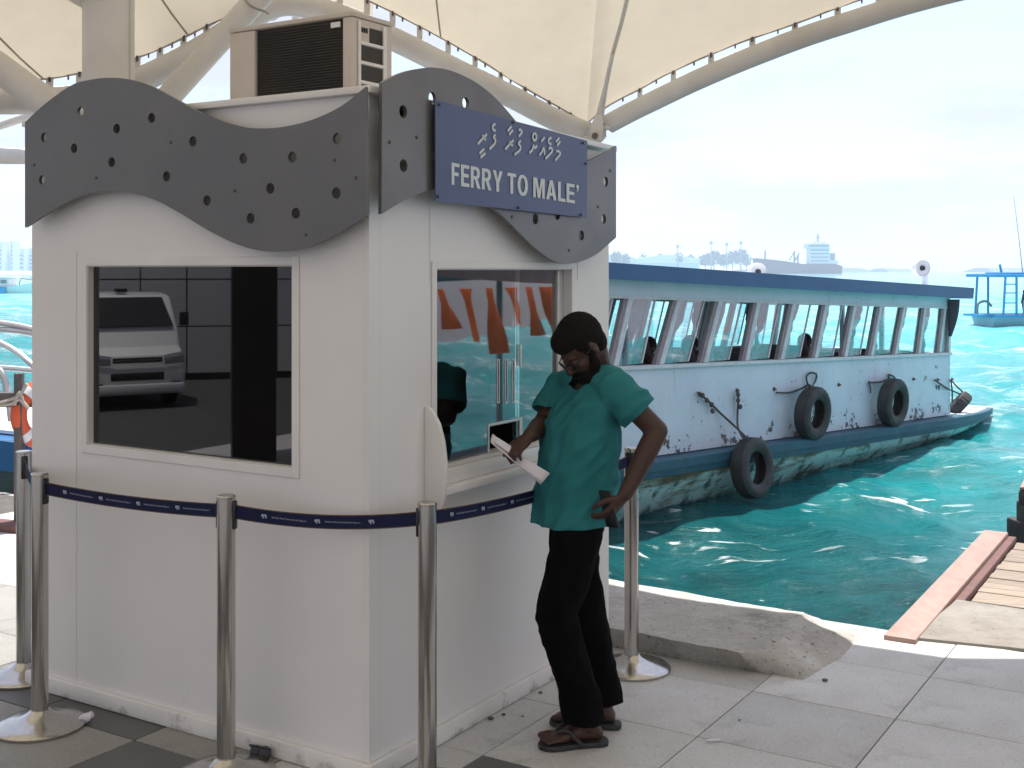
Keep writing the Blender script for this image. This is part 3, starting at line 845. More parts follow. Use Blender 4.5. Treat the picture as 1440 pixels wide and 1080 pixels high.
def text_mesh(txt, bold=0.012, res=3):
    cu = bpy.data.curves.new('t', 'FONT'); cu.body = txt; cu.size = 1; cu.offset = bold; cu.resolution_u = res
    o = bpy.data.objects.new('t', cu); COL.objects.link(o)
    dg = bpy.context.evaluated_depsgraph_get(); dg.update()
    me = bpy.data.meshes.new_from_object(o.evaluated_get(dg)); bpy.data.objects.remove(o); bpy.data.curves.remove(cu)
    return me
def fit_text(txt, TL, TR_, BR, BL, name, parent, m, bold=0.03):
    me = text_mesh(txt, bold)
    xs = [v.co.x for v in me.vertices]; ys = [v.co.y for v in me.vertices]
    x0, x1, y0, y1 = min(xs), max(xs), min(ys), max(ys)
    for v in me.vertices:
        u, w = (v.co.x - x0) / (x1 - x0), (v.co.y - y0) / (y1 - y0)
        v.co = V(BL).lerp(V(BR), u).lerp(V(TL).lerp(V(TR_), u), w) - W(parent)
    # one object per letter
    bm = bmesh.new(); bm.from_mesh(me); bm.verts.ensure_lookup_table()
    seen = set(); out = []
    for v0 in bm.verts:
        if v0.index in seen: continue
        st, comp = [v0], []
        seen.add(v0.index)
        while st:
            q = st.pop(); comp.append(q)
            for e_ in q.link_edges:
                w_ = e_.other_vert(q)
                if w_.index not in seen: seen.add(w_.index); st.append(w_)
        ids = {q.index: k for k, q in enumerate(comp)}
        fcs = {f for q in comp for f in q.link_faces}
        m1 = bpy.data.meshes.new(name); m1.from_pydata([tuple(q.co) for q in comp], [], [[ids[q.index] for q in f.verts] for f in fcs])
        out.append(link(name, m1, m, parent, 0))
    bm.free(); bpy.data.meshes.remove(me)
    return out
S_ = 0.19
GLY = {
 'F': (.54, [(0, 0), (S_, 0), (S_, .42), (.48, .42), (.48, .58), (S_, .58), (S_, .84), (.54, .84), (.54, 1), (0, 1)], []),
 'E': (.57, [(0, 0), (.57, 0), (.57, .16), (S_, .16), (S_, .43), (.52, .43), (.52, .59), (S_, .59), (S_, .84), (.56, .84), (.56, 1), (0, 1)], []),
 'R': (.65, [(0, 0), (S_, 0), (S_, .41), (.27, .41), (.44, 0), (.66, 0), (.46, .44), (.555, .50), (.60, .60), (.61, .72), (.59, .86), (.52, .96), (.40, 1), (0, 1)], [[(S_, .56), (.34, .56), (.405, .61), (.42, .70), (.405, .79), (.34, .845), (S_, .845)]]),
 'Y': (.66, [(.235, 0), (.425, 0), (.425, .40), (.66, 1), (.45, 1), (.33, .60), (.21, 1), (0, 1), (.235, .40)], []),
 'T': (.59, [(.2, 0), (.39, 0), (.39, .84), (.59, .84), (.59, 1), (0, 1), (0, .84), (.2, .84)], []),
 'M': (.78, [(0, 0), (.17, 0), (.17, .74), (.31, 0), (.47, 0), (.61, .74), (.61, 0), (.78, 0), (.78, 1), (.52, 1), (.39, .38), (.26, 1), (0, 1)], []),
 'A': (.70, [(0, 0), (.2, 0), (.25, .21), (.45, .21), (.50, 0), (.70, 0), (.45, 1), (.25, 1)], [[(.29, .37), (.41, .37), (.35, .72)]]),
 'L': (.52, [(0, 0), (.52, 0), (.52, .16), (S_, .16), (S_, 1), (0, 1)], []),
 "'": (.17, [(.02, .64), (.10, .66), (.17, .82), (.17, 1), (0, 1), (0, .82), (.07, .82)], []),
 'O': (.70, [(.35 + .35 * math.copysign(abs(math.cos(a)) ** .85, math.cos(a)), .5 + .52 * math.copysign(abs(math.sin(a)) ** .9, math.sin(a))) for a in [2 * math.pi * k / 32 for k in range(32)]],
       [[(.35 + .16 * math.cos(a), .5 + .36 * math.sin(a)) for a in [2 * math.pi * k / 28 for k in range(28)]]]),
}
lay = []; xx = 0.0
for ch in "FERRY TO MALE'":
    if ch == ' ': xx += 0.27; continue
    lay.append((ch, xx)); xx += GLY[ch][0] + (0.10 if ch not in 'YL' else 0.06)
xx -= 0.10
for ch, x0 in lay:
    me = curve_mesh(GLY[ch][1], GLY[ch][2], 0.0)
    for v in me.vertices:
        u, w = (x0 + v.co.x) / xx, v.co.y
        TLx, TRx, BLx, BRx = (635, 228.5), (814, 260.5), (635, 259.5), (814, 287)
        px = (BLx[0] + (BRx[0] - BLx[0]) * u); py = (BLx[1] + (BRx[1] - BLx[1]) * u) * (1 - w) + (TLx[1] + (TRx[1] - TLx[1]) * u) * w
        v.co = sgn(px, py, 0.0022) - W(sign)
    link('letter', me, M['print'], sign, 0)
def q9(x, y): return (640 + x / 9, 160 + y / 9)
STROKES = [
 [(285, 385), (332, 330), (402, 258)], [(345, 268), (362, 300), (390, 335)], [(308, 502), (366, 445)], [(322, 553), (381, 500)],
 [(508, 128), (478, 150), (474, 185), (488, 208), (510, 208)], [(512, 268), (484, 296), (508, 330), (498, 380), (432, 447)],
 [(664, 218), (714, 160)], [(682, 264), (730, 208)], [(803, 205), (834, 207), (842, 240), (805, 284)],
 [(632, 454), (680, 395), (738, 335)], [(688, 348), (704, 380), (728, 408)], [(828, 342), (800, 380), (826, 412), (816, 462), (750, 517)],
 [(1005 + 24 * math.cos(a), 293 + 42 * math.sin(a)) for a in [R(k * 30) for k in range(13)]],
 [(1088, 352), (1132, 298)], [(1217, 303), (1185, 322), (1180, 355), (1195, 380), (1218, 382)], [(1272, 357), (1318, 306)], [(1288, 404), (1330, 350)],
 [(935, 494), (975, 460), (992, 400), (1006, 432), (1036, 408)], [(1064, 522), (1094, 488), (1122, 432), (1132, 522)],
 [(1142, 568), (1190, 520), (1232, 464), (1202, 428), (1184, 452)], [(1276, 474), (1312, 476), (1328, 512), (1264, 592)],
]
for st in STROKES:                                               # flat printed strokes
    p2 = spline([q9(*q) for q in st], 4)
    P3 = [sgn(x, y, 0.0024) for x, y in p2]
    rs = []
    for i, p in enumerate(P3):
        d = (P3[min(i + 1, len(P3) - 1)] - P3[max(i - 1, 0)]).normalized()
        sd_ = d.cross(NR).normalized() * 0.0050
        rs.append([p + sd_, p + sd_ + NR * 0.0008, p - sd_ + NR * 0.0008, p - sd_])
    MB().rings(rs).build('script_stroke', M['print'], sign, smooth=0)
for (x, y) in ((618, 147), (722, 172), (820, 201), (616, 276), (729, 292), (817, 302), (824, 230)):
    p = sgn(x, y, 0.002); MB().lathe([(0.006, 0), (0.006, 0.004), (0.003, 0.006)], p, NR, 10).build('screw', M['dark_steel'], sign)

# ------------------------------------------------------------------ air conditioner on the roof
ZR = TOP + 0.028
ac0 = at(495, 120, 5.0); ac0.z = ZR + 0.01
ac = thing('air_conditioner', 'beige outdoor air conditioner unit with dark coil sitting on the kiosk roof', 'air conditioner', V((ac0.x, ac0.y, ZR)))
AH, AW, AD = at(495, 16, 5.0).z - ac0.z, 0.70, 0.27
M['ac_beige'] = mat('ac_beige', (0.60, 0.54, 0.49), 0.45, col2=(0.53, 0.47, 0.42), scale=4, bump=0.0006, bscale=10)
M['ac_coil'] = mat('ac_coil', (0.028, 0.024, 0.022), 0.55, 0.3, col2=(0.05, 0.045, 0.03), scale=2.0)
def acp(s, d, z): return ac0 + AL * s + AR * d + V((0, 0, z))
T = 0.014
mb = MB()
mb.obox(acp(0.0, 0.06, 0), AL * AW, AR * (AD - 0.06), (0, 0, AH - 0.02))
mb.obox(acp(0, 0.0, 0), AL * 0.05, AR * 0.059, (0, 0, AH - 0.02)); mb.obox(acp(AW - 0.15, 0, 0), AL * 0.15, AR * 0.059, (0, 0, AH - 0.02))
mb.build('casing', M['ac_beige'], ac, bevel=.004)
MB().obox(acp(-0.006, -0.006, AH - 0.018), AL * (AW + 0.012), AR * (AD + 0.012), (0, 0, 0.02)).build('top_cover', M['ac_beige'], ac, bevel=.005)
c = MB()
c.obox(acp(0.052, 0.02, 0.0), AL * (AW - 0.204), AR * 0.03, (0, 0, AH - 0.022)); c.build('coil', M['ac_coil'], ac, smooth=0)
fins = MB()
nf = 34
for k in range(nf):
    fins.obox(acp(0.053, 0.012, 0.004 + k * (AH - 0.03) / nf), AL * (AW - 0.206), AR * 0.008, (0, 0, 0.004))
tag(fins.build('coil_fins', M['ac_coil'], ac, smooth=0), kind='stuff')
for k in range(5):                                               # louvre openings of the end face, with bars between
    z1_ = AH - 0.05 - k * 0.082
    if z1_ - 0.06 < 0: break
    a_, b_ = (0.115, 0.20) if k == 0 else (0.05, 0.20)
    MB().obox(acp(-0.003, a_, max(0.004, z1_ - 0.066)), AL * 0.003, AR * (b_ - a_), (0, 0, min(0.066, z1_ - 0.004))).build('louvre_opening', M['ac_coil'], ac, smooth=0)
for k in range(5):
    z_ = AH - 0.085 - k * 0.082
    if z_ < 0.01: break
    MB().obox(acp(-0.012, 0.04, z_ - 0.044), AL * 0.012, AR * 0.17, (0, 0, 0.014)).build('louvre_bar', M['kiosk_trim'], ac, bevel=.002)
MB().obox(acp(-0.010, 0.035, 0.0), AL * 0.009, AR * 0.014, (0, 0, AH - 0.03)).build('end_rail', M['kiosk_trim'], ac, bevel=.002)
MB().obox(acp(-0.010, 0.20, 0.0), AL * 0.009, AR * 0.022, (0, 0, AH - 0.03)).build('end_rail', M['kiosk_trim'], ac, bevel=.002)
mb = MB()
for k in range(4): mb.obox(acp(-0.004, 0.05 + k * 0.014, AH - 0.075), AL * 0.004, AR * 0.008, (0, 0, 0.02))
mb.build('vent_slots', M['ac_coil'], ac, smooth=0)
MB().obox(acp(0.07, 0.006, AH - 0.055), AL * 0.05, AR * 0.006, (0, 0, 0.022)).build('rating_plate', M['kiosk_trim'], ac, smooth=0)
for s in (0.08, AW - 0.12):
    MB().obox(acp(s, 0.0, -0.029), AL * 0.05, AR * AD, (0, 0, 0.028)).build('foot', M['dark_steel'], ac)
# =================================================================== TENSILE CANOPY
def cr(pts, x):                                                 # piecewise-linear look-up
    for (a, b) in zip(pts, pts[1:]):
        if a[0] <= x <= b[0]:
            t = (x - a[0]) / (b[0] - a[0]); return a[1] + (b[1] - a[1]) * t
    return pts[0][1] if x < pts[0][0] else pts[-1][1]
NODE = at(840, 178, 7.3)
canopy = thing('tensile_canopy', 'cream tensile fabric canopy laced to white steel arches over the quay', 'canopy', V((NODE.x, NODE.y, 0)))
# free edges of the fabric and the arch tubes, right bay and left bay (photo columns, rows), each at its own distance
EA = spline([(825.5, 173.5), (848, 154), (872, 139.5), (900, 125.5), (947, 100), (1033, 63), (1120, 33), (1200, 3), (1290, -24), (1400, -46), (1560, -60), (1760, -40), (1960, 20), (2140, 120)], 4)
EB = spline([(825.5, 173.5), (803, 160.5), (742, 126), (706, 104), (667, 80), (620, 53), (580, 32), (535, 9), (490, -10), (440, -20), (380, -6), (335, 16), (290, 37), (240, 62), (191, 82), (150, 95), (112, 103), (62, 111), (0, 113), (-90, 112), (-260, 60), (-480, 0), (-700, -30), (-1000, 60)], 4)
def dA(px): return cr([(800, 7.3), (840, 7.3), (1000, 6.9), (1360, 6.35), (1800, 6.4), (2140, 6.9)], px)
def dB(px): return cr([(-1000, 6.2), (0, 5.9), (100, 5.95), (237, 6.05), (500, 6.5), (700, 6.9), (822, 7.3), (840, 7.3)], px)
def fabric(name, edge, dist, nrow, spread):
    """membrane that leaves its scalloped edge, climbs over the viewer and comes down behind"""
    rows = []
    top = 4.5
    for j in range(nrow + 1):
        q = j / nrow; back = 13.0 * q ** 1.35
        row = []
        for px, py in edge:
            e = at(px, py, dist(px))
            s = 1 - math.exp(-back * 0.33)
            ridge = top + 0.35 * math.sin(e.x * 0.9 + 0.6)
            z = e.z * (1 - s) + ridge * s - 0.012 * back * back * 0.55
            x = e.x + (e.x - NODE.x) * spread * q
            p = V((x, e.y - back, z))
            wr = math.exp(-back * 0.9) * 0.010
            p.z += wr * mnoise.noise(V((px * 0.03, back * 0.6, 1)))
            row.append(p)
        rows.append(row)
    mb = MB(); n = len(edge); vs = [p for r_ in rows for p in r_]
    fs = [(j * n + i, j * n + i + 1, (j + 1) * n + i + 1, (j + 1) * n + i) for j in range(nrow) for i in range(n - 1)]
    mb.add(vs, fs)
    o = mb.build(name, M['fabric'], canopy, smooth=80)
    # hem along the free edge
    hem = MB().tube([at(px, py, dist(px)) for px, py in edge], 0.006, 6)
    hem.build('edge_rope', M['fabric_edge'], canopy)
    return rows
rowsA = fabric('fabric', EA, dA, 26, 0.5)
rowsB = fabric('fabric', EB, dB, 26, 0.5)
# valley seam over the low point, where the two bays are welded together

def seam_line(rows, k0, k1):
    pts = []
    for j, r_ in enumerate(rows):
        k = k0 + (k1 - k0) * j / (len(rows) - 1)
        i = min(int(k), len(r_) - 2); pts.append(r_[i].lerp(r_[i + 1], k - i) - V((0, 0, 0.003)))
    return pts
for rows, a, b in ((rowsB, 20, 12), (rowsB, 50, 46), (rowsB, 68, 66), (rowsA, 30, 34), (rowsA, 46, 50)):
    MB().tube(seam_line(rows, a, b), 0.005, 5).build('seam', M['seam'], canopy)

# arch tubes
TA = [(856, 174), (900, 151), (1000, 103.5), (1113, 58), (1193, 31), (1290, 1), (1400, -24), (1560, -40), (1760, -20), (1960, 42), (2140, 145)]
TB = [(836, 190), (780, 168), (715, 134), (640, 98), (560, 58), (482, 24), (420, 6), (380, 10), (335, 36), (290, 64), (240, 92), (193, 113), (114, 136), (62, 141), (0, 142), (-90, 140), (-260, 90), (-480, 30), (-700, 0), (-1000, 90)]
MB().tube([at(x, y, dA(x) + 0.02) for x, y in spline(TA, 5)], 0.060, 18).build('arch_tube', M['white_steel'], canopy)
MB().tube([at(x, y, dB(x) + 0.02) for x, y in spline(TB, 5)], 0.066, 18).build('arch_tube', M['white_steel'], canopy)
# tie plates and small clamps that lace the fabric to the arches
def lace(edge, tube, dist, xs, small):
    tt = sorted(tube); ee = sorted(edge)
    for k, x in enumerate(xs):
        for part, dx in (('tie_plate', 0), ('clamp', small)):
            xx = x + dx; Y = dist(xx)
            p, q = at(xx, cr(ee, xx), Y), at(xx, cr(tt, xx), Y + 0.01)
            d = (q - p).normalized(); t_ = (at(xx + 6, cr(ee, xx + 6), dist(xx + 6)) - p).normalized(); nn = d.cross(t_).normalized()
            if part == 'tie_plate':
                w = 0.036
                MB().obox(p - t_ * w / 2 - d * 0.005 - nn * 0.003, t_ * w, d * ((q - p).length - 0.02), nn * 0.006).build('tie_plate', M['white_steel'], canopy, bevel=.001, segs=1)
                MB().obox(p - t_ * 0.006 - d * 0.012 - nn * 0.012, t_ * 0.012, d * 0.03, nn * 0.02).build('clamp', M['dark_steel'], canopy)
            else:
                MB().obox(p - t_ * 0.004 - d * 0.006 - nn * 0.005, t_ * 0.008, d * 0.028, nn * 0.010).build('clamp', M['dark_steel'], canopy)
lace(EA, TA, dA, [900, 947, 1000, 1058, 1118, 1178, 1236, 1296], -24)
lace(EB, TB, dB, [802, 772, 738, 704, 668, 630, 590, 552, 516, 478], 14)
lace(EB, TB, dB, [330, 290, 258, 225, 193, 150, 112, 70, 20], -16)
# foot of the arches: bracket plates, pin, strut
def npx(x, y, dy=0.0): return at(x, y, 7.25 + dy)
MB().prism([npx(826, 196), npx(824, 184), npx(834, 172), npx(842, 166), npx(852, 174), npx(853, 192), npx(846, 200), npx(832, 201)], (0, 0.02, 0)).build('bracket', M['white_steel'], canopy, bevel=.004)
MB().prism([npx(829, 196, -.07), npx(831, 176, -.07), npx(838, 160, -.07), npx(847, 160, -.07), npx(849, 178, -.07), npx(846, 198, -.07)], (0, 0.018, 0)).build('bracket', M['white_steel'], canopy, bevel=.004)
MB().lathe([(0.018, -0.02), (0.018, 0.13), ], npx(836.5, 191, -.09), (0, 1, 0), 14).build('pin', M['dark_steel'], canopy)
MB().lathe([(0.03, 0), (0.03, 0.015)], npx(836.5, 191, -.08), (0, 1, 0), 16).build('washer', M['white_steel'], canopy)
MB().lathe([(0.012, 0), (0.016, 0.02), (0.0, 0.05)], npx(849, 180, -0.03), (1, 0, 0), 10).build('bolt', M['white_steel'], canopy)
rod = [at(842, 172, 7.22), at(846, 150, 7.2), at(852, 120, 7.0), at(878, -4, 6.7), at(905, -140, 6.3)]
MB().tube(rod, [0.028, 0.022, 0.013, 0.012, 0.012], 10).build('strut_rod', M['white_steel'], canopy)
# post that carries the low point, hidden behind the kiosk
pb = V((NODE.x, NODE.y - 0.0, 0))
MB().tube([V((NODE.x - 0.45, 6.62, -0.005)), V((NODE.x - 0.05, 7.31, NODE.z - 0.08))], 0.07, 16).build('post', M['white_steel'], canopy)
# big round column and raking struts at the left
cX = at(152.5, 50, 5.60)
MB().tube([V((cX.x, cX.y, -0.004)), V((cX.x, cX.y, 1.5)), V((cX.x, cX.y, 3.9))], 0.117, 28).build('column', M['white_steel'], canopy)
MB().tube([V((cX.x + 0.118, cX.y - 0.03, 0.5)), V((cX.x + 0.118, cX.y - 0.03, 3.9))], 0.012, 8).build('conduit', M['white_steel'], canopy)
MB().tube([at(196, 182, 5.9), at(240, 133, 5.9), at(366, -6, 6.0), at(470, -120, 6.0)], 0.060, 18).build('raking_strut', M['white_steel'], canopy)
MB().tube([at(262, -14, 7.3), at(312, 46, 7.3)], 0.045, 14).build('raking_strut', M['white_steel'], canopy)
MB().tube([at(-60, 52, 5.7), at(6, 101, 5.7), at(62, 142, 5.7), at(120, 186, 5.7)], 0.072, 18).build('raking_strut', M['white_steel'], canopy)
MB().tube([at(-200, 218, 8.0), at(120, 220, 8.0)], 0.055, 14).build('tie_beam', M['white_steel'], canopy)
MB().tube([at(-90, 207, 8.0), at(60, 156, 8.0)], 0.030, 12).build('brace', M['white_steel'], canopy)
# inner valance membrane and post seen under the left arch
mb = MB()
gv = []
for j in range(7):
    for i in range(9):
        u, v = i / 8, j / 6
        a = at(352 + 8 * u, 24, 8.0).lerp(at(524, 30, 7.8), u); b = at(372, -70, 7.2).lerp(at(530, -70, 7.2), u)
        p = a.lerp(b, v); p.z += 0.10 * math.sin(math.pi * u) * (1 - v); gv.append(p)
mb.add(gv, [(j * 9 + i, j * 9 + i + 1, (j + 1) * 9 + i + 1, (j + 1) * 9 + i) for j in range(6) for i in range(8)])
mb.build('valance', M['fabric'], canopy, smooth=80)
MB().tube([at(416, 40, 7.15), at(414, -60, 7.1)], 0.022, 10).build('hanger', M['white_steel'], canopy)
# cable on the raking strut
MB().tube(spline([tuple(at(x, y, 5.92)) for x, y in ((344, -2), (350, 6), (360, 12), (372, 16), (378, 20))], 4), 0.006, 6).build('cable', M['fabric_edge'], canopy)
fl = thing('floodlight', 'round beige floodlight hanging under the canopy behind the air conditioner', 'floodlight', at(381, 18, 7.0))
M['lamp_beige'] = mat('lamp_beige', (0.62, 0.48, 0.33), 0.45, col2=(0.55, 0.40, 0.26), scale=20)
MB().lathe([(0.001, -0.05), (0.05, -0.045), (0.052, 0.0), (0.045, 0.02), (0.03, 0.01), (0.001, 0.008)], at(381, 17, 7.0), (0.15, -0.95, -0.25), 20).build('lamp_body', M['lamp_beige'], fl)
MB().tube([at(381, 8, 7.02), at(381, -20, 7.02)], 0.012, 8).build('stem', M['lamp_beige'], fl)
MB().tube(spline([tuple(at(x, y, 7.0)) for x, y in ((376, 15), (379, 21), (383, 17), (386, 21), (388, 14))], 3), 0.006, 6).build('lamp_holder', M['fabric_edge'], fl)
# =================================================================== BELT BARRIER
SH = 0.978
def post_at(px, top): Y = F * (CAMZ - SH) / (top - HZ); return V(((px - CX) / F * Y, Y, 0))
posts = [post_at(33.5, 634), at(56, 1016, 4.65), post_at(318, 696), post_at(601, 706), at(888, 934, 5.32)]
for p_ in posts: p_.z = 0.0
GRP = 'belt barrier stanchions around the kiosk'
LAB = ['steel stanchion half hidden behind the far left corner of the kiosk, base in sunlight',
       'steel stanchion at the left front of the kiosk with white tissue by its round base',
       'steel stanchion in front of the dark window, between two navy belts',
       'steel stanchion at the near corner of the kiosk beside the counter',
       'steel stanchion on the quay side, behind the man in the teal shirt']
st0 = thing('stanchion', LAB[0], 'stanchion', (0, 0, 0), GRP)
MB().lathe([(0.0, 0.001), (0.172, 0.001), (0.173, 0.010), (0.165, 0.017), (0.12, 0.026), (0.07, 0.040), (0.045, 0.055), (0.036, 0.066), (0.0, 0.066)], (0, 0, 0), seg=48).build('base', M['steel'], st0)
MB().tube([(0, 0, 0.05), (0, 0, 0.85), (0, 0, 0.968)], 0.0318, 28).build('pole', M['steel'], st0)
MB().lathe([(0.0318, 0.9685), (0.0335, 0.969), (0.0335, 0.974), (0.030, SH), (0.0, SH)], (0, 0, 0), seg=28).build('cap', M['steel'], st0)
def clip(root, d):
    a = V((d.x, d.y, 0)).normalized(); b = V((-a.y, a.x, 0))
    mb = MB(); c = W(root)
    mb.obox(c + a * 0.026 - b * 0.014 + V((0, 0, 0.86)), a * 0.012, b * 0.028, (0, 0, 0.10))
    return mb.build('belt_clip', M['black_plastic'], root, bevel=.006)
roots = []
for k, p in enumerate(posts):
    o = st0 if k == 0 else copy_tree(st0)
    o.location = p; WPOS[o.name] = V(p); o['label'] = LAB[k]; roots.append(o)
# lettering of the belt, one flat print mesh shared by the repeats
bt = text_mesh('Ibrahim Nasir International Airport', 0.004, 1)
xs = [v.co.x for v in bt.vertices]; k_ = 0.125 / (max(xs) - min(xs))
for v in bt.vertices: v.co = V(((v.co.x - min(xs)) * k_, 0, v.co.y * k_ - 0.0022))
bt.name = 'belt_lettering'; bt.materials.append(M['belt_print'])
lg = MB()
def petal(c, a, w, h):
    pts = []
    for k in range(9):
        t = k / 8; pts.append((c[0] + math.cos(a) * h * t - math.sin(a) * w * math.sin(math.pi * t), 0, c[1] + math.sin(a) * h * t + math.cos(a) * w * math.sin(math.pi * t)))
    for k in range(7, 0, -1):
        t = k / 8; pts.append((c[0] + math.cos(a) * h * t + math.sin(a) * w * 0.4 * math.sin(math.pi * t), 0, c[1] + math.sin(a) * h * t - math.cos(a) * w * 0.4 * math.sin(math.pi * t)))
    lg.prism(pts, (0, 0.0003, 0))
petal((-0.009, -0.001), 0.5, 0.006, 0.013); petal((0.0, 0.003), 0.1, 0.005, 0.011); petal((0.008, 0.004), -1.6, 0.004, 0.011); petal((-0.002, -0.008), 1.1, 0.004, 0.010)
lo = lg.build('tmp', M['belt_print'], None, smooth=0); lgm = lo.data; lgm.name = 'belt_logo'; bpy.data.objects.remove(lo)

def belt(i, j, sag, printed=True, zb=0.920):
    A, B = posts[i], posts[j]; d = (B - A); L = d.length; d.normalize(); side = V((d.y, -d.x, 0))
    if side.y > 0: side = -side
    clip(roots[i], d); clip(roots[j], -d)
    p0, p1 = A + d * 0.038, B - d * 0.036; n = 24; hw = 0.024
    def pt(t): 
        q = p0.lerp(p1, t); q.z = zb - sag * 4 * t * (1 - t); return q
    def strip(name, z0, z1, o0, o1, m):
        rs = []
        for k in range(n + 1):
            q = pt(k / n); rs.append([q + side * o1 + V((0, 0, z0)), q + side * o1 + V((0, 0, z1)), q + side * o0 + V((0, 0, z1)), q + side * o0 + V((0, 0, z0))])
        return MB().rings(rs).build(name, m, roots[i], smooth=0)
    b = strip('belt', -hw, hw, -0.0008, 0.0008, M['belt'])
    e1 = strip('belt_edging', hw - 0.0025, hw + 0.0006, -0.0012, 0.0012, M['belt_edge']); e2 = strip('belt_edging', -hw - 0.0006, -hw + 0.0025, -0.0012, 0.0012, M['belt_edge'])
    if printed:
        x = 0.10; Ls = (p1 - p0).length
        dv = 1 if d.x > 0 else -1
        while x < Ls - 0.05:
            for me, adv, need in ((lgm, 0.0, 0.01), (bt, 0.030, 0.13)):
                s = x + adv
                if s + need > Ls - 0.01: continue
                t = s / Ls if dv > 0 else 1 - s / Ls
                q, q2 = pt(t), pt(min(max(t + dv * 0.05, 0), 1))
                e = (q2 - q).normalized() if (q2 - q).length > 1e-6 else d
                o = bpy.data.objects.new(me.name, me); COL.objects.link(o)
                zz = V((0, 0, 1)); zz = (zz - e * zz.dot(e)).normalized(); yy = zz.cross(e)
                M3 = Matrix((e, yy, zz)).transposed().to_4x4(); M3.translation = q + side * 0.0016 - W(roots[i])
                o.matrix_local = M3; o.parent = b; o.matrix_local = M3
            x += 0.193
belt(0, 1, 0.02, False)
belt(1, 2, 0.012)
belt(2, 3, 0.022)
belt(3, 4, 0.03)
for k in (0, 1, 2, 3, 4):                                       # unused outlets on the other sides
    clip(roots[k], V((0.2, -1, 0)) if k in (4,) else V((0.3, 1, 0)))
# =================================================================== FERRY
FO = V((1.044, 10.4, 0)); FU = V((0.682, 0.732, 0)).normalized(); FN = V((FU.y, -FU.x, 0))
CO = -0.18                                                       # cabin side, inboard of the gunwale
def FP(t, o, z): return FO + FU * t + FN * o + V((0, 0, z))
def FS(px, py, o=0.0):
    p = onplane(px, py, FO + FN * o, FN); return (p - FO).dot(FU), p.z
def line(a, b, o):
    (t0, z0), (t1, z1) = FS(*a, o), FS(*b, o)
    return lambda t: z0 + (z1 - z0) * (t - t0) / (t1 - t0)
z_wt, z_wb = line((870, 416), (1335, 432), CO), line((900, 516), (1335, 497), CO)
z_fb, z_ft = line((857, 392.5), (1366, 420), 0.04), line((857, 369), (1370, 405), 0.04)
z_cb = line((940, 637), (1336, 582), CO)
T0, T1, TT = -2.4, FS(1336, 500, CO)[0], 9.2
BEAM = 2.8
M['boat_white'] = mat('boat_white', (0.64, 0.70, 0.77), 0.42, col2=(0.55, 0.61, 0.69), scale=2.2, bump=0.003, bscale=4)
overlay(M['boat_white'], (0.40, 0.33, 0.25), 3.5, 0.60, 0.88, stretch=(3.0, 3.0, 0.35))
overlay(M['boat_white'], (0.10, 0.065, 0.055), 7.0, 0.715, 0.745, grad=(2, 1.15, 0.55, 0.13), detail=8, patch=(1.3, 0.42, 0.60))
overlay(M['boat_white'], (0.07, 0.06, 0.07), 17, 0.70, 0.74, grad=(2, 0.80, 0.45, 0.19), detail=5, offset=(3, 1, 4), patch=(2.2, 0.40, 0.55))
M['boat_frame'] = mat('boat_frame', (0.68, 0.69, 0.70), 0.45, col2=(0.56, 0.56, 0.57), scale=6)
overlay(M['boat_frame'], (0.25, 0.2, 0.17), 12, 0.66, 0.8)
M['boat_sash'] = mat('boat_sash', (0.26, 0.22, 0.235), 0.6, col2=(0.34, 0.30, 0.31), scale=8)
M['boat_blue'] = mat('boat_blue', (0.018, 0.090, 0.215), 0.5, col2=(0.026, 0.11, 0.25), scale=2, bump=0.002, bscale=5)
overlay(M['boat_blue'], (0.10, 0.10, 0.10), 5, 0.62, 0.85, stretch=(1, 1, 2))
M['rail_blue'] = mat('rail_blue', (0.012, 0.070, 0.115), 0.55, col2=(0.02, 0.10, 0.145), scale=3, bump=0.003, bscale=12)
overlay(M['rail_blue'], (0.14, 0.13, 0.08), 5, 0.62, 0.75)
overlay(M['rail_blue'], (0.35, 0.36, 0.33), 17, 0.70, 0.75, stretch=(0.5, 0.5, 2))
M['hull_teal'] = mat('hull_teal', (0.40, 0.64, 0.62), 0.5, col2=(0.50, 0.70, 0.68), scale=2.0, bump=0.003, bscale=8)
overlay(M['hull_teal'], (0.15, 0.125, 0.06), 2.4, 0.50, 0.64, stretch=(0.55, 0.55, 3.2), grad=(2, 0.26, 0.50, 0.33))
overlay(M['hull_teal'], (0.035, 0.045, 0.04), 6, 0.655, 0.72, stretch=(0.8, 0.8, 5.0), detail=8, offset=(2, 4, 1), grad=(2, 0.0, 0.45, 0.07))
overlay(M['hull_teal'], (0.03, 0.075, 0.06), 5, 0.52, 0.66, grad=(2, 0.12, 0.0, 0.20))
M['boat_inside'] = mat('boat_inside', (0.33, 0.30, 0.27), 0.6, col2=(0.24, 0.22, 0.2), scale=3)
M['seat_dark'] = mat('seat_dark', (0.03, 0.035, 0.05), 0.6, col2=(0.045, 0.05, 0.07), scale=6)
M['curtain'] = cloth_mat('curtain', (0.20, 0.25, 0.29), 0.35, col2=(0.16, 0.20, 0.24), scale=5)
M['curtain_orange'] = cloth_mat('curtain_orange', (0.92, 0.48, 0.30), 0.6, col2=(0.85, 0.40, 0.22), scale=5)
M['boat_glass'] = glass_mat('boat_glass', (0.93, 0.955, 0.97), 0.34)
M['rope'] = mat('rope', (0.05, 0.05, 0.055), 0.8, col2=(0.11, 0.10, 0.09), scale=60)
M['rust'] = mat('rust', (0.11, 0.05, 0.03), 0.85, col2=(0.18, 0.09, 0.05), scale=40, bump=0.002, bscale=60)

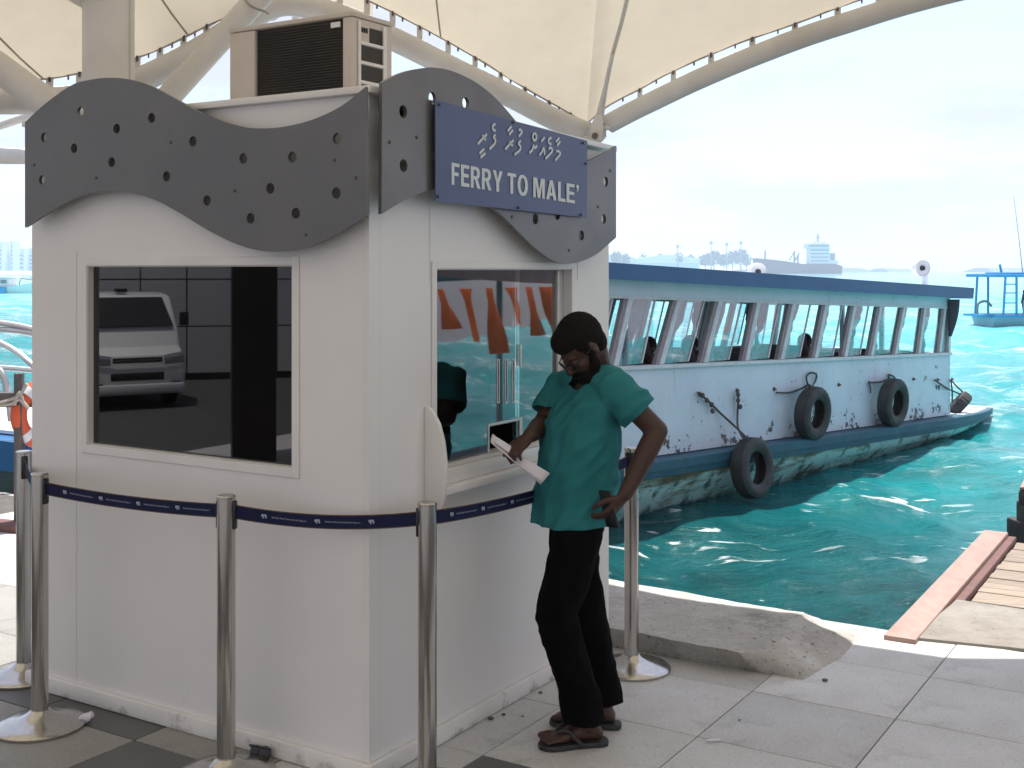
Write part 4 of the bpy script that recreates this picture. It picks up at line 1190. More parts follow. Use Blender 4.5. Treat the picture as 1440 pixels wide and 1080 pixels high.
ferry = thing('ferry', 'white ferry with blue roof edge and a row of slanted windows moored behind the kiosk', 'ferry', FP(2, -1.4, WZ))
def lat(t): return 0.50 * max(0.0, (t - 6.4) / 2.8) ** 1.8
def zg(t): return z_cb(t) - 0.012 - 0.05 * max(0, (t - 7.0) / 2.2)
ts = [T0 + (TT - T0) * k / 60 for k in range(61)]
def hull_ring(t):
    l = lat(t); g = zg(t); q = max(0.0, (t - 6.9) / (TT - 6.9))
    zw = -0.48 + (g - 0.14 + 0.48) * q ** 1.25
    zk = -0.95 + (g - 0.17 + 0.95) * q ** 0.9
    rb = 0.150 - 0.06 * q
    prof = [(-l - 0.015, g - rb + 0.006), (-l - 0.05, g - rb - 0.09 * (1 - 0.9 * q)), (-l - 0.12, (g - rb + zw) / 2), (-l - 0.24, zw), (-l - 0.55, (zw + zk) / 2 - 0.03), (-BEAM / 2, zk)]
    near = [FP(t, o, z) for o, z in prof]
    farr = [FP(t, -BEAM - o, z) for o, z in prof[:-1]][::-1]
    return near + farr
MB().rings([hull_ring(t) for t in ts]).build('hull', M['hull_teal'], ferry, smooth=60)
def rail(sgn_):
    rs = []
    for t in ts:
        l = lat(t); g = zg(t); oo = (lambda o: o if sgn_ > 0 else -BEAM - o)
        w = 0.004 * mnoise.noise(V((t * 3, 0, 0)))
        rb = 0.156 - 0.06 * max(0.0, (t - 6.9) / (TT - 6.9))
        rs.append([FP(t, oo(-l + w), g - rb), FP(t, oo(-l + 0.006 + w), g - rb * .62), FP(t, oo(-l + 0.020 + w), g - rb * .60), FP(t, oo(-l + 0.022 + w), g - 0.012), FP(t, oo(-l + 0.008), g), FP(t, oo(-l - 0.06), g - 0.003), FP(t, oo(-l - 0.06), g - rb)])
    MB().rings(rs).build('rub_rail', M['rail_blue'], ferry, smooth=22)
rail(1); rail(-1)
dk = MB()
rs = [[FP(t, -lat(t) - 0.055, zg(t) - 0.03), FP(t, -lat(t) - 0.055, zg(t) - 0.008), FP(t, -BEAM + lat(t) + 0.055, zg(t) - 0.008), FP(t, -BEAM + lat(t) + 0.055, zg(t) - 0.03)] for t in ts if t <= T1 + 0.1]
dk.rings(rs).build('side_deck', M['rail_blue'], ferry, smooth=50)
rs = [[FP(t, -lat(t) - 0.055, zg(t) - 0.03), FP(t, -lat(t) - 0.055, zg(t) - 0.002), FP(t, -BEAM + lat(t) + 0.055, zg(t) - 0.002), FP(t, -BEAM + lat(t) + 0.055, zg(t) - 0.03)] for t in ts if t > T1 + 0.1]
MB().rings(rs).build('bow_deck', M['boat_white'], ferry, smooth=50)
MB().obox(FP(TT + 0.001, -lat(TT) + 0.02, zg(TT) - 0.10), FN * -(BEAM - 2 * lat(TT) + 0.04), FU * 0.05, (0, 0, 0.11)).build('end_cap', M['boat_frame'], ferry, bevel=.02)
# cabin sides: lower wall, header, sill
def side(o, inward, nm=''):
    def band(name, za, zb, m, o0, o1, ta=T0 + 0.3, tb=T1):
        rs = []
        for k in range(25):
            t = ta + (tb - ta) * k / 24
            rs.append([FP(t, o0, za(t)), FP(t, o0, zb(t)), FP(t, o1, zb(t)), FP(t, o1, za(t))])
        return MB().rings(rs).build(name, m, ferry, smooth=0)
    s = 1 if inward < 0 else -1
    band('cabin_wall', lambda t: z_cb(t) - 0.01, lambda t: z_wb(t) - 0.02, M['boat_white'], o, o - s * 0.05)
    band('header', lambda t: z_wt(t) + 0.001, lambda t: z_fb(t) + 0.02, M['boat_white'], o, o - s * 0.05)
    band('sill', lambda t: z_wb(t) - 0.019, lambda t: z_wb(t) + 0.014, M['boat_frame'], o + s * 0.03, o - s * 0.05)
    band('top_rail', lambda t: z_wt(t) - 0.022, lambda t: z_wt(t), M['boat_frame'], o + s * 0.012, o - s * 0.045)
side(CO, -1); OF = -BEAM + 0.18
side(OF, 1)
mb_ = [50, 205, 355, 495, 615, 730, 830, 920, 1000, 1080, 1150]; mt_ = [100, 265, 405, 535, 655, 765, 862, 950, 1030, 1100, 1168]
mull = []
for xb, xt in zip(mb_, mt_):
    pxb, pxt = 840 + xb * .41667, 840 + xt * .41667
    tb = FS(pxb, 508, CO)[0]; tt = FS(pxt, 424, CO)[0]; mull.append((tb, tt))
stp = mull[1][0] - mull[0][0]; sl0 = mull[0][1] - mull[0][0]
pre = []
k = 1
while mull[0][0] - stp * k > T0 + 0.5:
    pre.append((mull[0][0] - stp * k, mull[0][0] - stp * k + sl0)); k += 1
mull = pre[::-1] + mull
def slant(name, tb, tt, w0, w1, o0, o1, m, parent, za=None, zb=None, bevel=0.003):
    a0, a1 = z_wb(tb) + 0.015, z_wt(tt) - 0.023
    if za is not None:
        a0_, a1_ = a0 + (a1 - a0) * za, a0 + (a1 - a0) * zb
    else: a0_, a1_ = a0, a1
    f = lambda z: tb + (tt - tb) * (z - a0) / (a1 - a0)
    q = [FP(f(a0_) + w0, o0, a0_), FP(f(a0_) + w1, o0, a0_), FP(f(a1_) + w1, o0, a1_), FP(f(a1_) + w0, o0, a1_)]
    return MB().prism(q, FN * (o1 - o0)).build(name, m, parent, bevel=bevel, segs=1, smooth=0 if bevel == 0 else 35)
rng = random.Random(5)
for (o, s) in ((CO, 1), (OF, -1)):
    for i, (tb, tt) in enumerate(mull):
        slant('mullion', tb, tt, 0.012, 0.048, o - s * 0.045, o + s * 0.012, M['boat_frame'], ferry)
        slant('mullion', tb, tt, 0.053, 0.086, o - s * 0.045, o + s * 0.008, M['boat_frame'], ferry)
        slant('sash', tb, tt, -0.034, 0.008, o - s * 0.05, o - s * 0.004, M['boat_sash'], ferry)
        nx = mull[i + 1] if i + 1 < len(mull) else (T1 - 0.03, T1 + 0.0)
        wd = nx[0] - tb - 0.145
        fr_ = (0.62, 0.75, 0.66, 0.7, 0.64, 0.72, 0.6, 0.68, 0.66, 1.0, 1.0, 1.0, 1.0)[i % 13] if s > 0 else 0.55
        if wd > 0.1:
            q0 = slant('pane', tb, tt, 0.09, 0.09 + wd * fr_, o - s * 0.022, o - s * 0.018, M['boat_glass'], ferry, bevel=0)
            if fr_ < 0.95:
                slant('pane_stile', tb, tt, 0.092 + wd * fr_, 0.092 + wd * fr_ + 0.02, o - s * 0.028, o - s * 0.012, M['boat_frame'], ferry)
slant('end_post', T1 - 0.06, T1 - 0.045, 0.0, 0.06, CO - 0.04, CO + 0.010, M['boat_frame'], ferry)
# curtains tied in the middle
def curtain(tb, tt, o, w, m, seed, ratio=0.55):
    r_ = random.Random(seed); rs = []
    a0, a1 = z_wb(tb) - 0.05, z_wt(tt) - 0.02
    for j in range(13):
        v = j / 12; z = a1 + (a0 - a1) * v
        pinch = 1 - 0.72 * math.exp(-((v - ratio) / 0.17) ** 2)
        hw = w * pinch * (0.9 if v < ratio else 0.72) / 2
        tc_ = tb + (tt - tb) * (1 - v) + w / 2 + 0.02 * r_.uniform(-1, 1)
        ring = []
        for k in range(20):
            a = 2 * math.pi * k / 20
            ring.append(FP(tc_ + hw * math.cos(a), o + 0.016 * math.sin(a) + 0.016 * math.sin(hw * math.cos(a) * 70 + seed) * pinch, z))
        rs.append(ring)
    return MB().rings(rs).build('curtain', m, ferry, smooth=60)
for i, (tb, tt) in enumerate(mull):
    curtain(tb + 0.10 + 0.05 * (i % 3), tt + 0.10 + 0.05 * (i % 3), CO - 0.09, (0.22, 0.17, 0.2, 0.24, 0.15, 0.19)[i % 6], M['curtain'], i)
for i in (1, 3, 4, 6, 8, 10):
    if i < len(mull): curtain(mull[i][0] + 0.3, mull[i][1] + 0.3, OF + 0.09, 0.20, M['curtain'], 20 + i)
# floor, benches, end walls
MB().rings([[FP(t, CO - 0.05, -0.15), FP(t, CO - 0.05, -0.10), FP(t, OF + 0.05, -0.10), FP(t, OF + 0.05, -0.15)] for t in (T0 + 0.3, T1)]).build('cabin_floor', M['boat_inside'], ferry, smooth=0)
def endwall(t, name):
    za, zb = z_cb(t) - 0.2, z_fb(t) + 0.01
    mb = MB()
    w = CO - OF
    mb.obox(FP(t, CO - 0.052, zb - 0.14), FN * -(w - 0.104), FU * 0.04, (0, 0, 0.14)); mb.obox(FP(t, CO - 0.052, za), FN * -(w - 0.104), FU * 0.04, (0, 0, z_wb(t) - za))
    for o_ in (CO - 0.053, CO - 0.9, OF + 0.96, OF + 0.113):
        mb.obox(FP(t, o_, z_wb(t) + 0.001), FN * -0.06, FU * 0.04, (0, 0, zb - 0.142 - z_wb(t)))
    mb.build(name, M['boat_white'], ferry, smooth=0)
endwall(T0 + 0.31, 'end_wall'); endwall(T1 - 0.045, 'end_wall')
for t in [T0 + 0.9 + 0.85 * k for k in range(10)]:
    if t > T1 - 0.5: break
    for (oa, w) in ((CO - 0.12, 0.85), (OF + 0.97, 0.85)):
        mb = MB(); mb.obox(FP(t, oa, 0.22), FN * -w, FU * 0.42, (0, 0, 0.07)); mb.obox(FP(t, oa, 0.29), FN * -w, FU * 0.06 + V((0, 0, 0)), (-0.06 * FU.x, -0.06 * FU.y, 0.46)); mb.obox(FP(t + 0.1, oa - 0.1, -0.1), FN * -(w - 0.2), FU * 0.2, (0, 0, 0.32))
        mb.build('bench', M['seat_dark'], ferry, bevel=.015)
# roof with blue edge
TR1 = FS(1367, 410, 0.04)[0]
rs = []
for k in range(25):
    t = T0 + (TR1 - 0.004 - T0) * k / 24
    rs.append([FP(t, 0.035, z_fb(t) + 0.01), FP(t, 0.035, z_ft(t) - 0.006)] + [FP(t, 0.035 - (BEAM + 0.07) * q / 8, z_ft(t) - 0.006 + 0.02 * math.sin(math.pi * q / 8)) for q in range(1, 8)] + [FP(t, -BEAM - 0.035, z_ft(t) - 0.006), FP(t, -BEAM - 0.035, z_fb(t) + 0.01)])
MB().rings(rs).build('roof', M['boat_white'], ferry, smooth=40)
for (o0, o1) in ((0.0355, 0.05), (-BEAM - 0.0355, -BEAM - 0.05)):
    rs = [[FP(t, o0, z_fb(t)), FP(t, o1, z_fb(t)), FP(t, o1, z_ft(t)), FP(t, o0, z_ft(t))] for t in [T0 + (TR1 - T0) * k / 24 for k in range(25)]]
    MB().rings(rs).build('roof_edge', M['boat_blue'], ferry, smooth=0)
MB().prism([FP(TR1 + 0.001, 0.05, z_fb(TR1)), FP(TR1 + 0.03, 0.05, z_ft(TR1)), FP(TR1 + 0.03, -BEAM - 0.05, z_ft(TR1)), FP(TR1 + 0.001, -BEAM - 0.05, z_fb(TR1))], FU * 0.015).build('roof_edge', M['boat_blue'], ferry, smooth=0)
# end curtain flapping out of the front opening
mb = MB(); rs = []
for j in range(10):
    v = j / 9; p = onplane(1341 - 5 * v * v, 421 + 52 * v, FP(T1 + 0.05, 0, 0), V((0, -1, 0)))
    w = 0.075 * (1 - 0.85 * v ** 2) + 0.006
    rs.append([p + V((w * math.cos(a) , 0.03 * math.sin(a), 0)) for a in [2 * math.pi * k / 10 for k in range(10)]])
mb.rings(rs).build('end_curtain', M['seat_dark'], ferry, smooth=60)
# eyes (rusty rings) on the cabin side
for px, py in ((910, 556), (984, 554), (1036, 549), (1088, 547), (1179, 541), (1222, 538), (1284, 533), (1318, 534), (1338, 533)):
    t, z = FS(px, py, CO)
    MB().lathe([(0.0, 0), (0.022, 0), (0.022, 0.006), (0.01, 0.010), (0.009, 0.03), (0.0, 0.032)], FP(t, CO + 0.001, z), FN, 10).build('rope_eye', M['rust'], ferry)

# lamps on the roof
def roof_lamp(px, py, r_, label, base):
    p = at(px, py, base)
    o = thing('searchlight', label, 'searchlight', V((p.x, p.y, p.z - 0.2)))
    ax = V((0.30, -0.93, -0.05)).normalized()
    MB().lathe([(0.0, 0.022), (r_ * 0.3, 0.022), (r_ * 0.88, 0.034), (r_ * .93, 0.05), (r_, 0.045), (r_, 0.01), (r_ * 0.85, -0.06), (r_ * 0.4, -0.10), (0, -0.11)], p - ax * 0.03, ax, 24).build('lamp_bowl', M['boat_frame'], o)
    MB().lathe([(0.0, 0), (r_ * 0.30, 0), (r_ * 0.26, 0.03), (0, 0.03)], p - ax * 0.006, ax, 16).build('lens', M['black_plastic'], o)
    MB().tube([p + V((0.06, 0.1, -0.03)), p + V((0.08, 0.12, -0.33))], 0.045, 12).build('post', M['boat_white'], o)
roof_lamp(1297, 377, 0.115, 'round white searchlight on a short post near the far end of the ferry roof', 15.6)
roof_lamp(1066, 382, 0.10, 'round white searchlight peeping over the middle of the ferry roof', 13.6)

# tyre fenders
def tyre(px, py, o, r_, axis, label, eyes, w=0.15):
    t, z = FS(px, py, o); c = FP(t, o, z)
    root = thing('tyre_fender', label, 'tyre fender', c, 'tyre fenders hung along the ferry side')
    ax = V(axis).normalized(); A_, B_ = frame_of(ax)
    ri = r_ * 0.53; seg = 48; rs = []
    prof = [(ri, -w * .36), (ri + 0.02, -w * .5), (r_ * 0.80, -w * .56), (r_ - 0.03, -w * .52), (r_ - 0.004, -w * .40), (r_, -w * .12), (r_, w * .12), (r_ - 0.004, w * .40), (r_ - 0.03, w * .52), (r_ * .80, w * .56), (ri + 0.02, w * .5), (ri, w * .36), (ri + 0.05, w * .30), (r_ - .035, w * .36), (r_ - .03, -w * .36), (ri + .05, -w * .30)]
    for k in range(seg):
        a = 2 * math.pi * k / seg
        ring = []
        for i, (q, h) in enumerate(prof):
            if 4 <= i <= 7 and (k % 2): q -= 0.009
            ring.append(c + ax * h + (A_ * math.cos(a) + B_ * math.sin(a)) * q)
        rs.append(ring)
    MB().rings(rs, closed=True).build('tyre', M['rubber'], root, smooth=40)
    for path in eyes:
        MB().tube(spline([tuple(p) for p in path], 5), 0.011, 6).build('rope', M['rope'], root)
    return root, c
def cp(px, py, o=CO + 0.03): t, z = FS(px, py, o); return FP(t, o, z)
tyre(1143, 581, 0.0, 0.285, FN + V((0, 0, -.06)), 'black tyre fender hanging flat on the white side, middle of the three', [[cp(1092, 552), cp(1110, 552), cp(1128, 546), cp(1138, 541, 0), cp(1142, 550, 0.0)], [cp(1137, 545), cp(1134, 530), cp(1141, 524), cp(1148, 527), cp(1146, 537), cp(1140, 546, 0.02)]])
tyre(1256, 566, -0.02, 0.285, FN + V((0, 0, -.05)), 'black tyre fender on the white side nearest the bow, hung from two eyes', [[cp(1222, 538), cp(1238, 537), cp(1250, 533), cp(1256, 536, 0)], [cp(1250, 534), cp(1250, 527), cp(1257, 530), cp(1260, 536, 0)], [cp(1222, 538), cp(1224, 546), cp(1224, 553)]])
tyre(1058, 658, 0.12, 0.295, FN + V((0, 0, 0.10)), 'black tyre fender hung low over the blue rail on two dark ropes, lowest of all', [[cp(981, 552), cp(994, 562), cp(1012, 580), cp(1036, 602, -.05), cp(1050, 616, 0.12)], [cp(1037, 548), cp(1038, 565), cp(1037, 585), cp(1038, 602, -.05), cp(1045, 616, .12)]])
for k, (px, py) in enumerate(((988, 556), (994, 563), (1001, 569), (1038, 555), (1038, 563), (1041, 572), (1002, 578))):
    p = cp(px, py, CO + 0.05); MB().ell(p, (.022, 0, 0), (0, .022, 0), (0, 0, .026), 8, 6).build('rope_knot', M['rope'], bpy.data.objects['tyre_fender.002'])
tyre(1347, 570, -0.35, 0.215, V((-.70, .25, .66)), 'small tyre fender propped edge-on upon the bow deck corner', [[cp(1314, 534), cp(1330, 545), cp(1345, 552, -.3), cp(1358, 558, -.35)], [cp(1337, 534), cp(1347, 545, -.3), cp(1360, 556, -.35)], [cp(1337, 534), cp(1339, 550), cp(1339, 566)]], 0.14)

# a floating shelter with orange curtains lies beside the gangway, out of the picture to the right: it shows only mirrored in the ticket window
SB = V((5.9, 9.0, 0))
shel = thing('pontoon_shelter', 'floating shelter with orange curtains showing only as a reflection in the ticket window', 'shelter', V((SB.x, SB.y, WZ)))
def sl(u, v, z): return SB + AR * u + NR * v + V((0, 0, z))
MB().obox(sl(-3.6, 0, WZ - .25), AR * 7.2, NR * 2.4, (0, 0, .42)).build('pontoon', M['rail_blue'], shel, bevel=.03)
rs = []
for k in range(21):
    u = -3.9 + 7.8 * k / 20; zc = 1.62 + 0.12 * (u / 3.9) ** 2
    rs.append([sl(u, -.3, zc), sl(u, -.3, zc + .16), sl(u, 1.2, zc + .42), sl(u, 2.7, zc + .16), sl(u, 2.7, zc), sl(u, 1.2, zc + .2)])
MB().rings(rs).build('roof', M['boat_sash'], shel, smooth=20)
for u in (-.4, 1.5, 3.3):
    for v in (.08, 2.3):
        MB().tube([sl(u, v, WZ + .16), sl(u, v, 1.66)], .04, 8).build('post', M['boat_frame'], shel)
for k, u in enumerate([-3.5 + .33 * q_ for q_ in range(9)]):
    rs = []; w0 = (.34, .2, .42, .22, .3, .45, .24, .36, .3)[k % 9]
    for j in range(10):
        q = j / 9; hw = w0 * (.36 - .30 * q ** .8) if k % 2 else w0 * (.08 + .22 * q)
        rs.append([sl(u + .16 * q + hw * math.cos(a), -.37 + .03 * math.sin(a) + .02 * math.sin(hw * math.cos(a) * 50), 1.62 - (.30 + .11 * (k % 3)) * q) for a in [2 * math.pi * w / 14 for w in range(14)]])
    MB().rings(rs).build('curtain', M['curtain_orange'], shel, smooth=60)
# =================================================================== PEOPLE
def skin_mat(name, col, col2):
    m = mat(name, col, 0.5, col2=col2, scale=9, bump=0.0006, bscale=120, spec=0.4)
    m.node_tree.nodes['Principled BSDF'].inputs['Subsurface Weight'].default_value = 0.05
    m.node_tree.nodes['Principled BSDF'].inputs['Subsurface Radius'].default_value = (0.01, 0.004, 0.002)
    return m
M['skin'] = skin_mat('skin', (0.062, 0.030, 0.021), (0.050, 0.023, 0.016))
M['hair'] = mat('hair', (0.006, 0.005, 0.005), 0.85, col2=(0.010, 0.009, 0.008), scale=60, bump=0.003, bscale=220, spec=0.15)
M['shirt'] = mat('shirt', (0.028, 0.190, 0.205), 0.85, col2=(0.021, 0.155, 0.168), scale=5, bump=0.0008, bscale=260, spec=0.2)
M['trousers'] = mat('trousers', (0.0022, 0.002, 0.0026), 0.9, col2=(0.004, 0.0036, 0.0045), scale=6, bump=0.0008, bscale=200, spec=0.06)
M['flipflop'] = mat('flipflop', (0.018, 0.018, 0.019), 0.6, col2=(0.03, 0.029, 0.028), scale=20, bump=0.001, bscale=90)
M['nail'] = mat('nail', (0.24, 0.14, 0.11), 0.35)
M['paper'] = mat('paper', (0.72, 0.69, 0.74), 0.6, col2=(0.66, 0.63, 0.68), scale=10)
M['eye_white'] = mat('eye_white', (0.07, 0.04, 0.03), 0.4)

FX = V((-0.90, -0.436, 0)).normalized(); LX = V((-FX.y, FX.x, 0))    # facing; his left hand side
man = thing('person', 'man in teal t-shirt and black trousers bending over papers at the ticket window', 'person', V((0.27, 4.54, 0)))
UP = V((0, 0, 1))
def ring(c, a, b, tilt=None, seg=26, pw=2.3, fx=FX, lx=LX):
    out = []
    for k in range(seg):
        t = 2 * math.pi * k / seg; cs, sn = math.cos(t), math.sin(t)
        x = math.copysign(abs(cs) ** (2 / pw), cs) * a; y = math.copysign(abs(sn) ** (2 / pw), sn) * b
        out.append(V(c) + lx * x + fx * y + (tilt * y if tilt else V((0, 0, 0))))
    return out
# joints, read off the photograph at his distance: he leans in towards the window
TY = 4.64
hipc = V((0.245, 4.63, 0.86))
hipL, hipR = hipc + LX * 0.088, hipc - LX * 0.088
kneL, kneR = at(781, 866, 4.44), at(824, 866, 4.63)
ankL, ankR = at(827, 1018, 4.455), at(849, 996, 4.655)
ankL.z, ankR.z = 0.085, 0.085
shL, shR = at(859, 541, 4.48), at(792, 541, 4.80)
elL, elR = at(924, 606, 4.46), at(764, 596, 4.74)
wrL, wrR = at(880, 694, 4.40), at(746, 612, 4.56)
neck = at(842, 530, TY + 0.02); headc = at(818, 488, TY - 0.10)
torso_c = [(809, 742, .160, .118), (810, 700, .155, .120), (813, 650, .152, .120), (818, 602, .155, .114), (826, 566, .155, .090), (836, 545, .138, .070), (843, 531, .095, .064)]
HF = V((-0.76, -0.40, -0.92)).normalized()                          # where the face points
HL = UP.cross(HF).normalized(); HU = HF.cross(HL).normalized()

def add_head(mb, c, hf, hl, hu, s=1.0, nose=True):
    g = lambda f, l, u: c + (hf * f + hl * l + hu * u) * s
    mb.ell(g(-0.012, 0, 0.028), hl * 0.074 * s, hf * 0.094 * s, hu * 0.088 * s)
    mb.ell(g(0.026, 0, -0.035), hl * 0.060 * s, hf * 0.066 * s, hu * 0.080 * s)
    mb.ell(g(0.052, 0, -0.085), hl * 0.034 * s, hf * 0.034 * s, hu * 0.026 * s)
    mb.ell(g(0.066, 0, 0.018), hl * 0.050 * s, hf * 0.020 * s, hu * 0.014 * s)     # brow
    for q in (-1, 1):
        mb.ell(g(0.060, 0.036 * q, -0.022), hl * 0.022 * s, hf * 0.022 * s, hu * 0.020 * s)   # cheeks
        mb.ell(g(-0.008, 0.076 * q, -0.004), hl * 0.009 * s, hf * 0.017 * s + hl * 0.006 * q * s, hu * 0.030 * s)   # ears
    if nose:
        mb.capsule([g(0.083, 0, 0.010), g(0.096, 0, -0.010), g(0.104, 0, -0.026)], [0.009 * s, 0.012 * s, 0.015 * s], 10)
        for q in (-1, 1): mb.ell(g(0.092, 0.012 * q, -0.030), hl * 0.010 * s, hf * 0.011 * s, hu * 0.008 * s)
    mb.ell(g(0.084, 0, -0.054), hl * 0.022 * s, hf * 0.010 * s, hu * 0.0055 * s)     # lips
    mb.ell(g(0.081, 0, -0.064), hl * 0.019 * s, hf * 0.011 * s, hu * 0.0065 * s)
    return g

def add_hand(mb, wrist, d, palmn, thumb_side, curl, spread=0.0, s=1.0, curls=None):
    """palm, four unequal fingers and a thumb; d = wrist-to-knuckle, palmn = out of the palm, thumb_side = towards the thumb"""
    d, palmn = d.normalized(), palmn.normalized(); ts_ = (thumb_side - d * thumb_side.dot(d)).normalized()
    palmn = (palmn - d * palmn.dot(d) - ts_ * palmn.dot(ts_)).normalized()
    rs = []
    for (h, w, t) in ((-0.012, .027, .021), (0.01, .031, .020), (0.04, .040, .017), (0.072, .043, .0145), (0.088, .041, .011)):
        c = wrist + d * h * s
        rs.append([c + (ts_ * math.cos(a) * w + palmn * math.sin(a) * t) * s for a in [2 * math.pi * k / 18 for k in range(18)]])
    mb.rings(rs)
    tips = []
    L_ = (0.074, 0.084, 0.079, 0.062); R_ = (0.0088, 0.0092, 0.0088, 0.0078)
    for k in range(4):
        off = (0.031 - 0.0205 * k)
        b = wrist + (d * (0.074 - 0.004 * abs(k - 1.3)) + ts_ * off) * s
        cu = curls[k] if curls else curl
        dd = (d + ts_ * (spread * (1.5 - k))).normalized(); ang = 0.35 * cu
        pts = [b]; p = b
        for seg_, fr in enumerate((0.46, 0.30, 0.24)):
            v = dd * math.cos(ang) + palmn * math.sin(ang)
            p = p + v * L_[k] * fr * s; pts.append(p); ang += cu * (0.9 if seg_ == 0 else 0.7)
        mb.capsule(pts, [R_[k] * s * q for q in (1.08, 1.0, 0.92, 0.80)], 10); tips.append((p, v))
    b = wrist + (d * 0.022 + ts_ * 0.026 + palmn * 0.006) * s
    t1 = b + (d * 0.026 + ts_ * 0.026 + palmn * 0.012) * s; t2 = t1 + (d * 0.030 + ts_ * 0.008 + palmn * 0.012) * s; t3 = t2 + (d * 0.024 - ts_ * 0.006 + palmn * 0.008) * s
    mb.capsule([b, t1, t2, t3], [0.0135 * s, 0.0115 * s, 0.0105 * s, 0.0085 * s], 10)
    return tips

def add_foot(mb, ank, heel, toe, side_):
    d = (toe - heel); d.z = 0; L = d.length; d.normalize(); w = V((d.y, -d.x, 0))     # w: to the outer/inner side
    z0 = 0.022
    rs = []
    for (f, hw, top) in ((0.02, .022, .035), (0.08, .031, .060), (0.2, .034, .085), (0.33, .034, .082), (0.47, .037, .063), (0.6, .042, .048), (0.72, .045, .036), (0.80, .043, .030)):
        c = heel + d * (f * L); c.z = z0 + top / 2
        rs.append([c + w * hw * math.cos(a) + UP * (top / 2) * math.sin(a) for a in [2 * math.pi * k / 16 for k in range(16)]])
    mb.rings(rs)
    mb.capsule([ank + UP * 0.10, ank, heel + d * 0.055 + UP * 0.065], [0.040, 0.036, 0.036], 14)
    for k, (off, ln, r_) in enumerate(((0.034, 0.245, .0135), (0.013, 0.255, .0088), (-0.004, 0.24, .0083), (-0.0205, 0.215, .008), (-0.036, 0.185, .0075))):
        p0 = heel + d * (0.72 * L) + w * off * side_ * 1.0; p0.z = z0 + 0.016
        p1 = heel + d * (0.72 * L + ln * 0.24) + w * off * side_ * 1.1; p1.z = z0 + r_ + 0.001
        mb.capsule([p0, p0.lerp(p1, 0.6) + UP * 0.003, p1], [r_ * 1.1, r_, r_ * 0.9], 10)

body = MB()
rs = [ring(at(x, y, TY - 0.02), a - 0.022, b - 0.022) for x, y, a, b in torso_c]
body.rings(rs)
body.ell(hipc, LX * 0.145, FX * 0.10, UP * 0.12)
body.capsule([at(840, 547, TY), neck + UP * 0.01, headc - HU * 0.05 - HF * 0.02], [0.058, 0.056, 0.057], 16)
g = add_head(body, headc, HF, HL, HU)
body.capsule([shL, elL.lerp(shL, 0.45), elL], [0.042, 0.043, 0.041], 16); body.capsule([elL, elL.lerp(wrL, 0.3), wrL], [0.041, 0.042, 0.028], 16)
body.capsule([shR, elR.lerp(shR, 0.5), elR], [0.042, 0.043, 0.041], 16); body.capsule([elR, elR.lerp(wrR, 0.35), wrR], [0.040, 0.041, 0.029], 16)
# left hand spread on the hip round a phone, right hand pinching the papers
dL = V((-0.62, 0.10, -0.78)); tipsL = add_hand(body, wrL + dL.normalized() * 0.012, dL, V((-0.70, 0.35, 0.55)), V((-0.45, -0.8, 0.35)), 0.55, 0.05, 0.98)
dR = V((-0.60, -0.62, -0.42)); tipsR = add_hand(body, wrR + dR.normalized() * 0.012, dR, V((-0.25, 0.1, -0.9)), V((-0.75, 0.6, 0.1)), 0.95, 0.0, 0.95)
body.capsule([hipL, kneL, ankL], [0.075, 0.052, 0.038], 14); body.capsule([hipR, kneR, ankR], [0.075, 0.052, 0.038], 14)
heelL, toeL = gnd(853, 1046), gnd(760, 1053); heelR, toeR = gnd(872, 1024), gnd(776, 1018)
add_foot(body, V((heelL.x, heelL.y, 0.085)) + (toeL - heelL) * 0.27, heelL + (toeL - heelL) * 0.05, toeL, 1)
add_foot(body, V((heelR.x, heelR.y, 0.085)) + (toeR - heelR) * 0.25, heelR + (toeR - heelR) * 0.05, toeR, -1)
skin('body', remesh_obj(body, 0.0052, 3, 0.4), M['skin'], man)

# hair and beard
hb = MB()
hb.ell(g(-0.022, 0, 0.036), HL * 0.082, HF * 0.096, HU * 0.094)
hb.ell(g(-0.042, 0, -0.008), HL * 0.071, HF * 0.060, HU * 0.072)
hb.ell(g(0.024, 0, 0.070), HL * 0.068, HF * 0.066, HU * 0.050)
for q in (-1, 1): hb.ell(g(0.012, 0.068 * q, 0.0), HL * 0.012, HF * 0.016, HU * 0.045)
skin('hair', remesh_obj(hb, 0.0035, 10, 0.5), M['hair'], man, wrinkle=0.0022, wscale=130)
bb = MB()
bb.ell(g(0.050, 0, -0.082), HL * 0.060, HF * 0.056, HU * 0.046)
for q in (-1, 1):
    bb.capsule([g(0.012, 0.066 * q, -0.018), g(0.026, 0.060 * q, -0.055), g(0.052, 0.036 * q, -0.086)], [0.014, 0.024, 0.026], 10)
    bb.capsule([g(0.089, 0.004 * q, -0.043), g(0.080, 0.026 * q, -0.050), g(0.068, 0.036 * q, -0.076)], [0.008, 0.009, 0.012], 8)
skin('beard', remesh_obj(bb, 0.004, 2, 0.4), M['hair'], man, wrinkle=0.003, wscale=70)
M['lens_tint'] = glass_mat('lens_tint', (0.30, 0.30, 0.32), 1.0)
